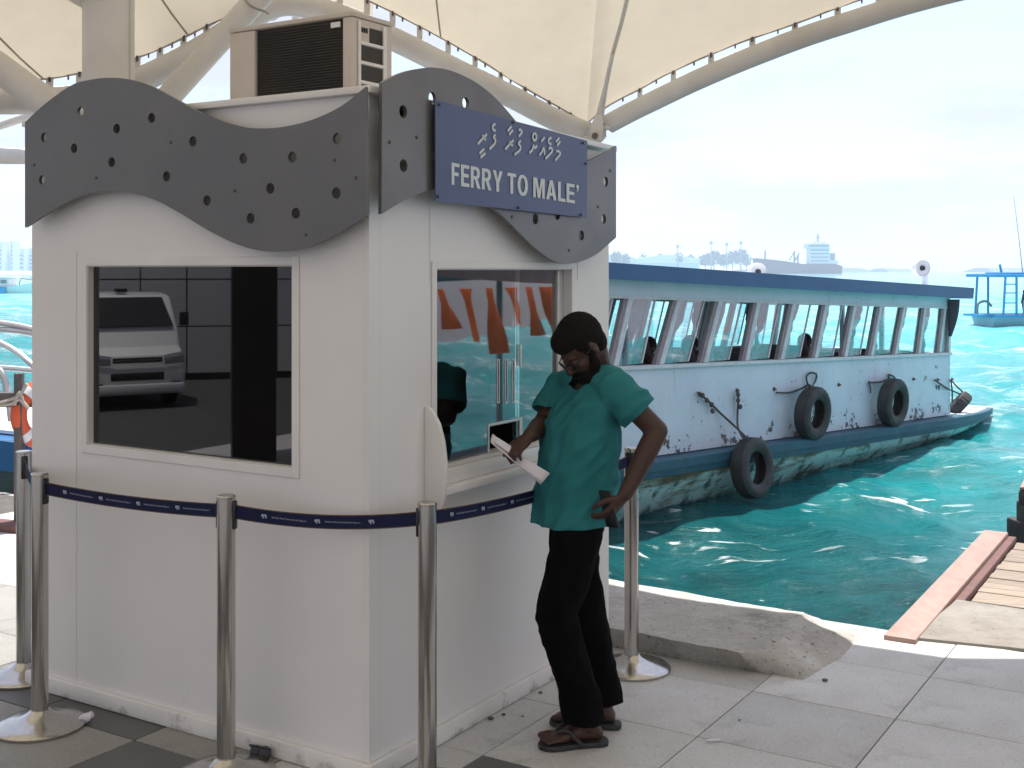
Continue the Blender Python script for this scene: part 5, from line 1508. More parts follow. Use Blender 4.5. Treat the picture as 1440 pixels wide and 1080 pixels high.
# spectacles, eyes
gl = MB()
for q in (-1, 1):
    cen = g(0.098, 0.033 * q, -0.002); pts = []
    for k in range(17):
        a = 2 * math.pi * k / 16; pts.append(cen + HL * 0.026 * math.cos(a) + HU * 0.019 * math.sin(a) - HF * 0.008 * (math.cos(a) * q > 0) * abs(math.cos(a)))
    gl.tube(pts, 0.0021, 6)
    MB().add([p_ for p_ in pts[:-1]], [tuple(range(16))]).build('spectacle_lens', M['lens_tint'], man, smooth=0)
    gl.tube([g(0.090, 0.058 * q, 0.004), g(0.05, 0.079 * q, 0.006), g(-0.01, 0.085 * q, 0.008)], 0.0021, 6)
gl.tube([g(0.099, -0.008, 0.002), g(0.105, 0, 0.005), g(0.099, 0.008, 0.002)], 0.002, 6)
gl.build('spectacles', M['black_plastic'], man)
for q in (-1, 1):
    e = MB().ell(g(0.073, 0.031 * q, 0.000), HL * 0.013, HF * 0.012, HU * 0.010, 12, 8); e.build('eye', M['eye_white'], man)
    MB().ell(g(0.0835, 0.031 * q, -0.004), HL * 0.0075, HF * 0.003, HU * 0.008, 10, 6).build('iris', M['black_plastic'], man)

# t-shirt
sh = MB()
tc2 = [(806, 762, .172, .142), (807, 735, .170, .140), (810, 700, .168, .136), (813, 650, .164, .134), (818, 602, .164, .126), (826, 566, .164, .100), (836, 546, .146, .078), (843, 532, .100, .072), (846, 522, .080, .060)]
sh.rings([ring(at(x, y, TY - 0.02), a, b) for x, y, a, b in tc2])
sh.capsule([shL.lerp(neck, 0.35), shL, shL.lerp(elL, 0.40), shL.lerp(elL, 0.78)], [0.056, 0.058, 0.060, 0.066], 18)
sh.capsule([shR.lerp(neck, 0.25), shR, shR.lerp(elR, 0.5), shR.lerp(elR, 0.95)], [0.054, 0.057, 0.058, 0.062], 18)
hem = at(811, 732, TY - 0.02)
dl, dr = (elL - shL).normalized(), (elR - shR).normalized()
shirt_me = remesh_obj(sh, 0.0075, 4, 0.5)
skin('shirt', shirt_me, M['shirt'], man, cuts=[(hem, V((0.05, 0, -1)).normalized(), 0.45), (shL.lerp(elL, 0.62), dl, 0.115), (shR.lerp(elR, 0.74), dr, 0.115), (at(843, 527, TY), (UP * 0.85 + FX * 0.5).normalized(), 0.125)], wrinkle=0.010, wscale=5.5, wstretch=(1.5, 1.5, 0.9), bias=0.30, folds=(((0.75, 0, 0.62), 0.011, 15), ((0.25, 0.1, 0.9), 0.007, 12)))
# trousers
tr = MB()
tr.ell(hipc + UP * 0.0, LX * 0.150, FX * 0.112, UP * 0.15)
def leg(h, k, a, r0):
    tr.capsule([h + UP * 0.02, h.lerp(k, 0.35), h.lerp(k, 0.75), k, k.lerp(a, 0.4), k.lerp(a, 0.8), a - UP * 0.04], [r0, .090, .083, .076, .072, .073, .075], 20)
leg(hipL, kneL, ankL, 0.072); leg(hipR, kneR, ankR, 0.075)
skin('trousers', remesh_obj(tr, 0.008, 4, 0.5), M['trousers'], man, cuts=[(at(815, 1012, 4.455), V((0, 0, -1)), 0.6), (V((0.3, 4.55, 0.87)), UP, 0.5)], wrinkle=0.010, wscale=6, wstretch=(1.5, 1.5, 0.7), bias=0.0, folds=(((0.3, 0.1, 0.95), 0.005, 14), ((0.9, 0, 0.4), 0.004, 16)))
# flip-flops
def flip(heel, toe, nm):
    d = (toe - heel); d.z = 0; L = d.length; d.normalize(); w = V((d.y, -d.x, 0)); L *= 1.03
    prof = [(0, .012), (.03, .030), (.12, .037), (.3, .036), (.5, .037), (.68, .046), (.82, .048), (.93, .038), (.985, .020), (1.0, .008)]
    pl = [heel + d * (f * L) + w * h for f, h in prof] + [heel + d * (f * L) - w * h for f, h in prof[::-1]]
    MB().prism([V((p.x, p.y, 0.001)) for p in pl], (0, 0, 0.020)).build('flip_flop', M['flipflop'], man, bevel=.004)
    a = heel + d * (0.80 * L) + w * 0.008; a.z = 0.024
    for q in (-1, 1):
        b = heel + d * (0.60 * L) + w * 0.036 * q; m_ = heel + d * (0.52 * L) + w * 0.047 * q; e = heel + d * (0.40 * L) + w * 0.040 * q
        top = heel + d * (0.70 * L) + w * 0.02 * q; top.z = 0.064; b.z = 0.070; m_.z = 0.048; e.z = 0.016
        MB().tube(spline([tuple(a), tuple(top), tuple(b), tuple(m_), tuple(e)], 4), 0.0075, 8).build('flip_flop_strap', M['flipflop'], man)
flip(heelL + (heelL - toeL) * 0.02, toeL, ''); flip(heelR + (heelR - toeR) * 0.02, toeR, '')

# papers in his right hand, phone in his left
pp = MB(); rs = []
P0, P1 = at(698, 622, 4.50), at(758, 674, 4.47)
ax_ = (P1 - P0); wv = V((0.12, 0.88, 0.36)).normalized()
n1, n2 = 12, 14; vs = []
for i in range(n1 + 1):
    u = i / n1
    for j in range(n2 + 1):
        v = j / n2 - 0.5
        th = v * (1.3 + 1.9 * u * u); r_ = 0.050 - 0.014 * u
        c = P0 + ax_ * (u * 1.12 - 0.04)
        nrm = ax_.cross(wv).normalized(); w2 = nrm.cross(ax_).normalized()
        vs.append(c + w2 * r_ * math.sin(th) + nrm * r_ * (math.cos(th) - 0.8) * -1 + ax_ * (-0.12 * (v + 0.5) * (1 - u)))
pp.add(vs, [(i * (n2 + 1) + j, i * (n2 + 1) + j + 1, (i + 1) * (n2 + 1) + j + 1, (i + 1) * (n2 + 1) + j) for i in range(n1) for j in range(n2)])
pa = thing('paper', 'curled white papers held in the right hand of the man at the window', 'paper', P0)
po = pp.build('sheet', M['paper'], pa, smooth=80)
md = po.modifiers.new('thick', 'SOLIDIFY'); md.thickness = 0.0012
MB().add([P0 + V((-.004, -.01, .0)), P0 + V((0.004, .0, .018)), P0 + V((0.075, .012, -.028)), P0 + V((0.065, -.004, -.052))], [(0, 1, 2, 3)]).build('folded_sheet', M['paper'], pa, smooth=0).modifiers.new('thick', 'SOLIDIFY').thickness = 0.001
ph = thing('mobile_phone', 'black mobile phone held against the hip in the left hand of the man', 'phone', at(857, 716, 4.42))
c = at(856, 716, 4.405); a1 = V((0.22, 0.05, -0.97)).normalized(); a2 = V((0.55, -0.80, 0.1)).normalized(); a2 = (a2 - a1 * a2.dot(a1)).normalized(); a3 = a1.cross(a2)
MB().obox(c - a1 * 0.07 - a2 * 0.034 - a3 * 0.005, a1 * 0.14, a2 * 0.068, a3 * 0.010).build('phone_body', M['black_plastic'], ph, bevel=.004)
MB().obox(c - a1 * 0.062 - a2 * 0.030 - a3 * 0.0058, a1 * 0.124, a2 * 0.060, a3 * 0.0006).build('screen', M['glass_dark'], ph)

# ------------------------------------------------------------------ smaller figures
def figure(label, base, fx, pose, skin_m, cloth_m, leg_m, vox=0.014, group=None, hair=True):
    """seated or standing person, one continuous body with clothes as children; base = seat or sole height point"""
    fx = fx.normalized(); lx = V((-fx.y, fx.x, 0)); B = V(base)
    root = thing('person', label, 'person', B, group)
    P = lambda f, l, u: B + fx * f + lx * l + UP * u
    if pose == 'sit': hz = 0.0
    else: hz = 0.90
    b = MB()
    b.rings([ring(P(0.0 + 0.03 * k, 0, hz + 0.02 + 0.12 * k), a - .015, d - .015, fx=fx, lx=lx, seg=16) for k, (a, d) in enumerate(((.15, .10), (.145, .105), (.16, .11), (.17, .10), (.09, .07)))])
    nk, hd = P(.10, 0, hz + 0.56), P(.13, 0, hz + 0.70)
    b.capsule([P(.09, 0, hz + .48), nk, hd], [.06, .052, .05], 12)
    hf = (fx + UP * -0.1).normalized(); add_head(b, hd, hf, UP.cross(hf).normalized(), hf.cross(UP.cross(hf).normalized()))
    c = MB()
    c.rings([ring(P(0.03 * k - .02, 0, hz - .04 + 0.13 * k), a, d, fx=fx, lx=lx, seg=18) for k, (a, d) in enumerate(((.175, .125), (.17, .13), (.18, .13), (.19, .115), (.10, .075)))])
    l_ = MB()
    for q in (-1, 1):
        s_ = P(.08, .17 * q, hz + .45); e_ = P(.14 if pose == 'sit' else .18, .23 * q, hz + .20); w_ = P(.34 if pose == 'sit' else .42, .16 * q, hz + (.10 if pose == 'sit' else .22))
        b.capsule([s_, e_, w_], [.048, .042, .03], 12)
        b.capsule([w_, w_ + (w_ - e_).normalized() * .09, w_ + (w_ - e_).normalized() * .16], [.033, .034, .014], 10)
        c.capsule([s_, s_.lerp(e_, .6)], [.068, .066], 14)
        if pose == 'sit': k_, f_ = P(.44, .11 * q, .04), P(.46, .11 * q, -.36)
        else: k_, f_ = P(.06, .10 * q, .48), P(.0, .11 * q, .05)
        h_ = P(0.02, .09 * q, hz + .02)
        b.capsule([h_, k_, f_], [.075, .055, .04], 12); b.capsule([f_, f_ + fx * .15 - UP * .02], [.04, .03], 10)
        l_.capsule([h_, k_, f_ + UP * .06], [.095, .075, .065], 14)
    skin('body', remesh_obj(b, vox * .75, 2), skin_m, root); skin('shirt', remesh_obj(c, vox, 3), cloth_m, root, wrinkle=.006); skin('trousers', remesh_obj(l_, vox, 3), leg_m, root, wrinkle=.006)
    if hair:
        h = MB().ell(hd - hf * .02 + UP * .035, UP.cross(hf).normalized() * .082, hf * .092, UP * .088); skin('hair', remesh_obj(h, .012, 1), M['hair'], root)
    return root
M['shirt_dark'] = mat('shirt_dark', (0.03, 0.03, 0.04), 0.8, col2=(0.045, 0.045, 0.055), scale=8)
M['shirt_grey'] = mat('shirt_grey', (0.16, 0.17, 0.2), 0.8, col2=(0.12, 0.13, 0.16), scale=8)
fig = 'passengers sitting in the ferry'
def seat_at(px, o, t_shift=0.0):
    t, z = FS(px, 480, o); return FP(t + t_shift, o, 0.29)
figure('passenger with dark hair in the second clear window of the ferry, nearest the kiosk', seat_at(921, CO - 0.55), FU * -1, 'sit', M['skin'], M['shirt_dark'], M['trousers'], .016, fig)
figure('passenger with a large dark head in the third window of the ferry', seat_at(979, CO - 0.40), FU * -1, 'sit', M['skin'], M['shirt_dark'], M['trousers'], .016, fig)
figure('passenger sitting low behind the sixth window of the ferry', seat_at(1138, CO - 0.7) - V((0, 0, .10)), FU * -1, 'sit', M['skin'], M['shirt_grey'], M['trousers'], .016, fig)
# =================================================================== BOATS, SHIP AND SHORE IN THE DISTANCE
def hullmesh(name, m, parent, O, d, L, beam, z0, z1, bow=0.25, stern=0.05, flare=0.75, sheer=0.15, n=16, keel=0.3):
    d = V(d).normalized(); s = V((d.y, -d.x, 0)); rs = []
    for k in range(n + 1):
        t = k / n
        w = beam / 2 * (min(1, (1 - t) / bow + 0.02) ** 0.6 if t > 1 - bow else (0.85 + 0.15 * min(1, t / max(stern, 1e-3))))
        zt = z1 + sheer * max(0, (t - .5) * 2) ** 2 * (z1 - z0) * 2
        lean = (1 if t > .98 else 0) * 0
        c = V(O) + d * (t * L)
        prof = [(w, zt), (w * (.5 + .5 * flare), z0 + (zt - z0) * .5), (w * flare, z0), (w * .3, z0 - keel)]
        rs.append([c + s * a + UP * z for a, z in prof] + [c - s * a + UP * z for a, z in prof[::-1]])
    return MB().rings(rs).build(name, m, parent, smooth=50)
M['bright_blue'] = mat('bright_blue', (0.01, 0.24, 0.52), 0.45, col2=(0.02, 0.30, 0.58), scale=3)
M['pale_blue'] = mat('pale_blue', (0.35, 0.55, 0.64), 0.45, col2=(0.28, 0.48, 0.58), scale=3)
M['far_white'] = mat('far_white', (0.70, 0.72, 0.74), 0.5, col2=(0.60, 0.63, 0.66), scale=1)
M['far_grey'] = mat('far_grey', (0.22, 0.22, 0.24), 0.6, col2=(0.18, 0.18, 0.2), scale=0.4)
M['far_red'] = mat('far_red', (0.20, 0.075, 0.07), 0.6, col2=(0.16, 0.06, 0.06), scale=0.3)
M['tree_green'] = mat('tree_green', (0.05, 0.085, 0.03), 0.8, col2=(0.035, 0.06, 0.02), scale=0.4)
M['bark'] = mat('bark', (0.12, 0.09, 0.06), 0.9, col2=(0.09, 0.07, 0.05), scale=2)
M['sand'] = mat('sand', (0.42, 0.37, 0.28), 0.9, col2=(0.30, 0.28, 0.2), scale=0.05)

# bright blue boat at the right
Yb = 49.0
bb_ = thing('boat', 'bright blue roofed boat with one standing man at the right edge of the sea', 'boat', at(1384, 456, Yb))
o0 = at(1383, 458, Yb); o0.z = WZ
bd = V((1.0, 0.22, 0))
hullmesh('hull', M['pale_blue'], bb_, o0, bd, 7.5, 2.0, 0.02, 0.40, bow=.35, sheer=.3)
hullmesh('gunwale', M['bright_blue'], bb_, o0 - V((0.06, 0.02, 0)), bd, 7.7, 2.14, 0.37, 0.48, bow=.35, flare=1.0, sheer=1.2, keel=.005)
s_ = V((bd.y, -bd.x, 0)).normalized(); d_ = bd.normalized()
def bp(u, v, z): return o0 + d_ * u + s_ * v + V((0, 0, z))
MB().obox(bp(-0.55, 0.7, 0.40), d_ * 0.6, s_ * -1.3, (0, 0, 0.09)).build('stern_platform', M['bright_blue'], bb_, bevel=.02)
MB().obox(bp(-0.1, 1.1, 1.98), d_ * 6.2, s_ * -2.2, (0, 0, 0.13)).build('roof', M['bright_blue'], bb_, bevel=.03)
MB().obox(bp(0.6, 0.8, 2.115), d_ * 4.6, s_ * -1.6, (0, 0, 0.06)).build('roof_deck', M['bright_blue'], bb_, bevel=.02)
for u in (0.25, 0.85, 2.6, 4.4, 5.8):
    for v in (0.95, -0.95):
        MB().tube([bp(u, v, 0.42), bp(u + (0.1 if u < .5 else 0), v, 1.98)], 0.05, 8).build('post', M['bright_blue'], bb_)
for z in (0.95, 1.35, 1.7):
    MB().tube([bp(0.28, 0.95, z), bp(0.85, 0.95, z)], 0.025, 6).build('rail', M['bright_blue'], bb_)
MB().obox(bp(1.25, 0.85, 0.42), d_ * 4.6, s_ * -0.04, (0, 0, 0.62)).build('side_screen', M['pale_blue'], bb_, bevel=.02)
MB().obox(bp(2.75, 0.3, 0.4), d_ * 0.5, s_ * -0.6, (0, 0, 0.9)).build('cabin_box', M['far_white'], bb_, bevel=.03)
MB().tube([bp(1.05, -0.3, 2.1), bp(0.95, -0.3, 2.5)], 0.05, 8).build('horn', M['bright_blue'], bb_)
MB().tube([bp(1.95, -0.2, 2.1), bp(1.8, -0.25, 3.6), bp(1.6, -0.3, 5.3)], [0.02, 0.014, 0.008], 6).build('antenna', M['far_grey'], bb_)
MB().tube(spline([tuple(bp(-0.35, 0.1, 0.5)), tuple(bp(-0.3, .1, .9)), tuple(bp(0.05, .1, 1.0)), tuple(bp(.3, .1, .8))], 4), 0.05, 8).build('outboard_arm', M['far_grey'], bb_)
figure('man standing at the rail of the bright blue boat', bp(1.55, 0.5, 0.05), V((1, 0.2, 0)), 'stand', M['skin'], M['shirt_dark'], M['trousers'], .03)

# white and blue launch far out at the left
Yl = 112.0
lb = thing('boat', 'white and blue launch far out at the left edge, beyond the kiosk', 'boat', at(5, 413, Yl))
o0 = at(-60, 413, Yl); o0.z = WZ
hullmesh('hull', M['far_white'], lb, o0, (1, 0, 0), 8.2, 2.4, 0.0, 0.75, sheer=.4)
MB().obox(o0 + V((3.4, -1.3, 0.05)), (1.5, 0.0, 0), (-0.0, 0.08, 0), (0.2, 0, 0.65)).build('hull_stripe', M['bright_blue'], lb)
MB().obox(o0 + V((2.6, -0.9, 0.75)), (2.6, 0, 0), (0, 1.8, 0), (0, 0, 0.75)).build('cabin', M['far_white'], lb, bevel=.1)
for k in range(3): MB().obox(o0 + V((2.8 + .8 * k, -0.93, 1.05)), (0.55, 0, 0), (0, 0.02, 0), (0, 0, 0.32)).build('window', M['far_grey'], lb)
MB().obox(o0 + V((2.2, -1.0, 1.55)), (3.4, 0, 0), (0, 2.0, 0), (0, 0, 0.1)).build('roof', M['far_white'], lb, bevel=.03)
MB().tube([o0 + V((3.5, 0, 1.6)), o0 + V((3.5, 0, 2.5))], 0.05, 6).build('mast', M['far_grey'], lb)
MB().tube([o0 + V((5.7, 0, .7)), o0 + V((5.9, 0, 1.5)), o0 + V((7.6, 0, 1.3))], 0.06, 6).build('rail', M['far_grey'], lb)

# boat moored against the quay at the left, behind the kiosk
mbt = thing('boat', 'moored blue boat with grey tube rails glimpsed at the left behind the kiosk', 'boat', at(-40, 640, 10.4))
hd_ = AL * -1
o0 = V((-5.6, 12.1, WZ)); 
def hb_(u, v, z): return o0 + hd_ * u + AR * v + V((0, 0, z))
hullmesh('hull', mat('moored_hull', (0.10, 0.15, 0.15), 0.5, col2=(0.07, 0.11, 0.11), scale=3), mbt, hb_(0, 0, 0), hd_, 6.0, 2.0, 0.0, 0.60, bow=.3)
hullmesh('gunwale', mat('moored_blue', (0.01, 0.09, 0.24), 0.4, col2=(0.015, 0.12, 0.28), scale=3), mbt, hb_(-0.05, 0, 0), hd_, 6.1, 2.1, 0.59, 0.84, bow=.3, flare=1.0, keel=.01)
MB().obox(hb_(0.3, -0.8, 0.85), hd_ * 4.0, AR * 1.6, (0, 0, 0.03)).build('deck', M['far_white'], mbt)
def rl(pts, r_=0.024): MB().tube(spline([tuple(at(x, y, Y)) for x, y, Y in pts], 4), r_, 8).build('rail', M['alu'], mbt)
rl([(-120, 446, 9.9), (0, 454, 9.9), (60, 466, 9.9), (160, 490, 9.9)]); rl([(-120, 456, 9.9), (0, 463, 9.9), (60, 472, 9.9), (160, 500, 9.9)])
rl([(-100, 450, 10.1), (0, 482, 10.0), (45, 513, 9.9), (90, 560, 9.9)]); rl([(-120, 512, 10.2), (0, 517, 10.2), (60, 522, 10.2), (140, 530, 10.2)])
rl([(-40, 505, 9.9), (0, 522, 9.9), (11, 555, 9.9), (16, 592, 9.9)], 0.03)
# dark mooring post with rope and lifebuoy
mp_ = thing('mooring_post', 'thin dark steel mooring post on the quay edge left of the kiosk', 'post', gnd(27, 742))
p0 = gnd(27, 742); p1 = at(27, 523, p0.y)
MB().obox(p0 + V((-.028, -.028, -0.008)), (0.056, 0, 0), (0, 0.056, 0), (0, 0, p1.z)).build('upright', M['dark_steel'], mp_, bevel=.006)
MB().obox(at(-20, 573, p0.y + .06), (0.42, 0, 0), (0, 0.06, 0), (0, 0, 0.10)).build('cross_bar', M['dark_steel'], mp_, bevel=.006)
M['rope_pale'] = mat('rope_pale', (0.45, 0.42, 0.36), 0.8, col2=(0.3, 0.28, 0.24), scale=50)
for pts in (((0, 566), (14, 562), (27, 556), (38, 540)), ((0, 570), (16, 568), (28, 562), (40, 575)), ((20, 570), (27, 552), (33, 568))):
    MB().tube(spline([tuple(at(x, y, p0.y - .05)) for x, y in pts], 4), 0.012, 6).build('rope', M['rope_pale'], mp_)
lbz = thing('lifebuoy', 'orange lifebuoy hanging on the mooring post beside the kiosk', 'lifebuoy', at(40, 580, p0.y + .14))
M['orange'] = mat('orange', (0.62, 0.10, 0.03), 0.5, col2=(0.5, 0.08, 0.03), scale=8)
c = at(66, 581, p0.y + .16); rs = []
axb = V((0.72, -0.69, 0)).normalized(); A_, B_ = frame_of(axb)
for k in range(36):
    a = 2 * math.pi * k / 36; rd = A_ * math.cos(a) + B_ * math.sin(a)
    rs.append([c + rd * 0.20 + (rd * math.cos(b) + axb * math.sin(b)) * 0.055 for b in [2 * math.pi * q / 12 for q in range(12)]])
MB().rings(rs, closed=True).build('ring', M['orange'], lbz, smooth=80)
for q in range(4):
    a0 = R(35 + 90 * q); rs = []
    for k in range(6):
        a = a0 + k * 0.05; rd = A_ * math.cos(a) + B_ * math.sin(a)
        rs.append([c + rd * 0.20 + (rd * math.cos(b) + axb * math.sin(b)) * 0.058 for b in [2 * math.pi * w / 12 for w in range(12)]])
    MB().rings(rs).build('band', M['far_white'], lbz, smooth=80)
tb_ = MB().obox(gnd(-60, 742), gnd(34, 752) - gnd(-60, 742), (0.05, 0.16, 0), (0, 0, 0.05)); tag(tb_.build('timber', M['board_side'], None, bevel=.01), 'dark brown timber lying on the sunlit quay left of the kiosk', 'timber')

# ------------------------------------------------------------------ cargo ship
Ys = 820.0; k_ = Ys / F
ship = thing('cargo_ship', 'hazy cargo ship with reddish hull and white bridge tower on the horizon', 'ship', at(1120, 384, Ys))
def sp_(px, py, dy=0): return at(px, py, Ys + dy)
wl = CAMZ - (-WZ * 0 + 0) ; 
hullp = [(1060, 363), (1066, 384.5), (1181, 384.5), (1182, 374), (1172, 371), (1126, 371), (1100, 367), (1072, 364)]
MB().prism([V((sp_(x, y).x, Ys - 5, WZ - 0.5 if y > 384 else sp_(x, y).z)) for x, y in hullp], (0, 11, 0)).build('hull', M['far_red'], ship, smooth=0)
def blk(name, x0, x1, y0, y1, d0, d1, m, par=None): MB().obox((sp_(x0, 0).x, Ys + d0, sp_(0, y1).z), (sp_(x1, 0).x - sp_(x0, 0).x, 0, 0), (0, d1 - d0, 0), (0, 0, (y1 - y0) * k_)).build(name, m, par or ship, smooth=0)
blk('bridge_tower', 1136, 1165, 349, 371.2, -4, 4, M['far_white']); blk('bridge', 1133, 1164, 343, 349.2, -5.4, 5.4, M['far_white']); blk('monkey_island', 1140, 1160, 340, 343.1, -3, 3, M['far_white'])
for r_ in range(4): blk('window_row', 1138, 1163, 351 + 5 * r_, 352.6 + 5 * r_, -4.2, -3.9, M['far_grey'])
blk('window_row', 1135, 1162, 344.6, 347, -5.6, -5.3, M['far_grey'])
blk('funnel', 1166, 1173, 356, 371.2, -2.5, 2.5, M['far_grey']); blk('poop_deck', 1164, 1176, 366, 371.3, -4.6, 4.6, M['far_white'])
MB().tube([sp_(1150, 340), sp_(1150, 329)], 0.55, 6).build('mast', M['far_grey'], ship); MB().tube([sp_(1146, 334), sp_(1154, 334)], 0.3, 6).build('mast_yard', M['far_grey'], ship)
for x, a, b in ((1076, 352, 366), (1117, 353, 369), (1122, 359, 370)): MB().tube([sp_(x, b), sp_(x, a)], 0.6, 6).build('mast', M['far_grey'], ship)
MB().tube([sp_(1117, 368), sp_(1124, 356)], 0.5, 6).build('derrick', M['far_grey'], ship); MB().tube([sp_(1117, 354), sp_(1110, 366)], 0.4, 6).build('derrick', M['far_grey'], ship)
for k in range(4): blk('hatch_cover', 1078 + 10 * k, 1086 + 10 * k, 366.5 + k, 370 + k, -3.6, 3.6, M['far_grey'])

# ------------------------------------------------------------------ low islands along the horizon
def island(name, pts, Y, depth, m):
    rs = []
    for i, (px, py) in enumerate(pts):
        b = at(px, 384, Y); z = at(px, py, Y).z
        rs.append([V((b.x, Y, WZ - 1)), V((b.x, Y + depth * .2, WZ + .9 * (z - WZ) + 0.3 * mnoise.noise(V((i, 3, 1))))), V((b.x, Y + depth * .5, z)), V((b.x, Y + depth, WZ - 1))])
    return tag(MB().rings(rs).build(name, m, None, smooth=40), kind='structure')
island('island', [(780 + 14 * k, 378.5 + 1.2 * mnoise.noise(V((k * .8, 0, 5)))) for k in range(22)], 1180, 120, M['sand'])
island('island', [(1168 + 9 * k, 377 + 1.5 * mnoise.noise(V((k * .9, 2, 5))) + (2.5 if k in (0, 7) else 0)) for k in range(8)], 1250, 120, M['tree_green'])
island('island', [(1252 + 9 * k, 377.2 + 1.6 * mnoise.noise(V((k * .9, 7, 5)))) for k in range(5)], 1500, 120, M['tree_green'])
island('island', [(1398 + 12 * k, 376.5 + 1.4 * mnoise.noise(V((k * .9, 9, 5)))) for k in range(8)], 1500, 120, M['tree_green'])
island('island', [(-420 + 30 * k, 381 + 1.0 * mnoise.noise(V((k * .9, 12, 5)))) for k in range(26)], 700, 100, M['sand'])
# warehouse and tanks on the island, behind the ferry roof
Yw = 1160.0; kw = Yw / F
def wp(px, py, d=0): return at(px, py, Yw + d)
wh = thing('warehouse', 'long pale warehouse roofs on the hazy island behind the ferry roof', 'warehouse', wp(920, 380))
for (x0, x1, y0) in ((840, 893, 357.5), (894, 984, 358.5)):
    MB().prism([wp(x0, 381), wp(x1, 381), wp(x1, y0 + 5), wp((x0 + x1) / 2 + 8, y0), wp((x0 + x1) / 2 - 8, y0), wp(x0, y0 + 5)], (0, 45, 0)).build('hall', M['far_white'], wh, smooth=0)
    MB().obox(wp(x0 + 2, 380) + V((0, -0.6, 0)), ((x1 - x0 - 4) * kw, 0, 0), (0, 0.4, 0), (0, 0, 10 * kw)).build('door_row', M['pale_blue'], wh, smooth=0)
for k, (px, top) in enumerate(((953, 344), (1000, 339), (1022, 341), (1042, 339))):
    a, b = wp(px, 380, -20), wp(px, top, -20)
    mt = thing('mast', ('lattice mast above the warehouse roof on the hazy island', 'tall mast left of three among the island trees', 'middle mast of three among the island trees', 'mast nearest the cargo ship among the island trees')[k], 'mast', a)
    MB().tube([a, b], [0.7, 0.35], 6).build('pole', M['far_grey'], mt)
    MB().obox(b + V((-1.4, -.4, -3)), (2.8, 0, 0), (0, .8, 0), (0, 0, 2.6)).build('lamp_head', M['far_grey'], mt)
def tree(px, py_top, w_px, Y, label, seed):
    r_ = random.Random(seed); k = Y / F; b = at(px, 379, Y); h = (379 - py_top) * k; w = w_px * k
    root = thing('tree', label, 'tree', b, 'trees on the hazy island')
    MB().tube([b, b + V((.2, 0, h * .5)), b + V((0, 0, h * .8))], [.5, .35, .2], 6).build('trunk', M['bark'], root)
    mb = MB()
    for q in range(260):
        a, c_, d = r_.uniform(0, 6.28), r_.uniform(-1, 1), r_.random() ** .4
        p = b + V((math.cos(a) * math.sqrt(1 - c_ * c_) * w * .5 * d, math.sin(a) * math.sqrt(1 - c_ * c_) * w * .4 * d, h * .62 + c_ * h * .40 * d))
        u, v = V((r_.gauss(0, 1), r_.gauss(0, 1), r_.gauss(0, 1))).normalized() * w * .10, V((r_.gauss(0, 1), r_.gauss(0, 1), r_.gauss(0, 1))).normalized() * w * .10
        mb.add([p - u, p + v, p + u, p - v], [(0, 1, 2, 3)])
    mb.build('crown', M['tree_green'], root, smooth=0, fix=False)
TL_ = ['hazy island tree nearest the kiosk, behind the warehouse', 'hazy island tree second from the kiosk, behind the warehouse', 'small hazy tree by the lattice mast on the island', 'small hazy tree between the lattice mast and the three tall masts',
       'broad hazy tree just left of the three tall masts', 'tall broad hazy tree at the leftmost of the three masts', 'hazy tree between the first two of the three tall masts', 'hazy tree right of the middle tall mast',
       'tallest broad hazy tree at the mast nearest the cargo ship', 'low hazy tree at the island end beside the cargo ship', 'hazy tree over the joint of the two warehouse halls', 'hazy tree left of the lattice mast behind the warehouse']
for i, (px, t_, w) in enumerate(((866, 353, 16), (880, 356, 12), (955, 355, 14), (972, 357, 12), (992, 358, 20), (1004, 353, 22), (1018, 357, 18), (1030, 352, 20), (1041, 350, 22), (1050, 358, 14), (905, 356, 12), (928, 356, 14))):
    tree(px, t_, w, 1150 + 6 * i, TL_[i], 40 + i)
# city blocks far off at the left
for i, (x0, x1, top) in enumerate(((-6, 3, 343), (14, 18, 342), (-60, -20, 352), (3, 14, 357), (18, 34, 353), (34, 60, 352), (60, 90, 356), (-100, -62, 349))):
    Yc = 980 + 12 * i; kc = Yc / F
    bl = thing('tower_block', ('narrow hazy tower at the far left edge of the skyline', 'slim hazy tower standing second from left in the skyline', 'broad hazy block out past the left edge', 'low hazy block between the two slim towers', 'pale hazy block right of the slim towers', 'pale hazy block running behind the kiosk edge', 'hazy block hidden behind the kiosk', 'hazy block well past the left edge')[i], 'building', at((x0 + x1) / 2, 384, Yc))
    a = at(x0, 384, Yc)
    MB().obox(V((a.x, Yc, WZ - .5)), ((x1 - x0) * kc, 0, 0), (0, 14, 0), (0, 0, (388 - top) * kc)).build('wall', M['far_white'], bl, smooth=0)
    nfl = int((384 - top) * kc / 3.4)
    mb = MB()
    for f in range(1, nfl): mb.obox(V((a.x + .8, Yc - .12, f * 3.4)), ((x1 - x0) * kc - 1.6, 0, 0), (0, .1, 0), (0, 0, 1.3))
    if nfl > 1: mb.build('window_band', M['far_grey'], bl, smooth=0)

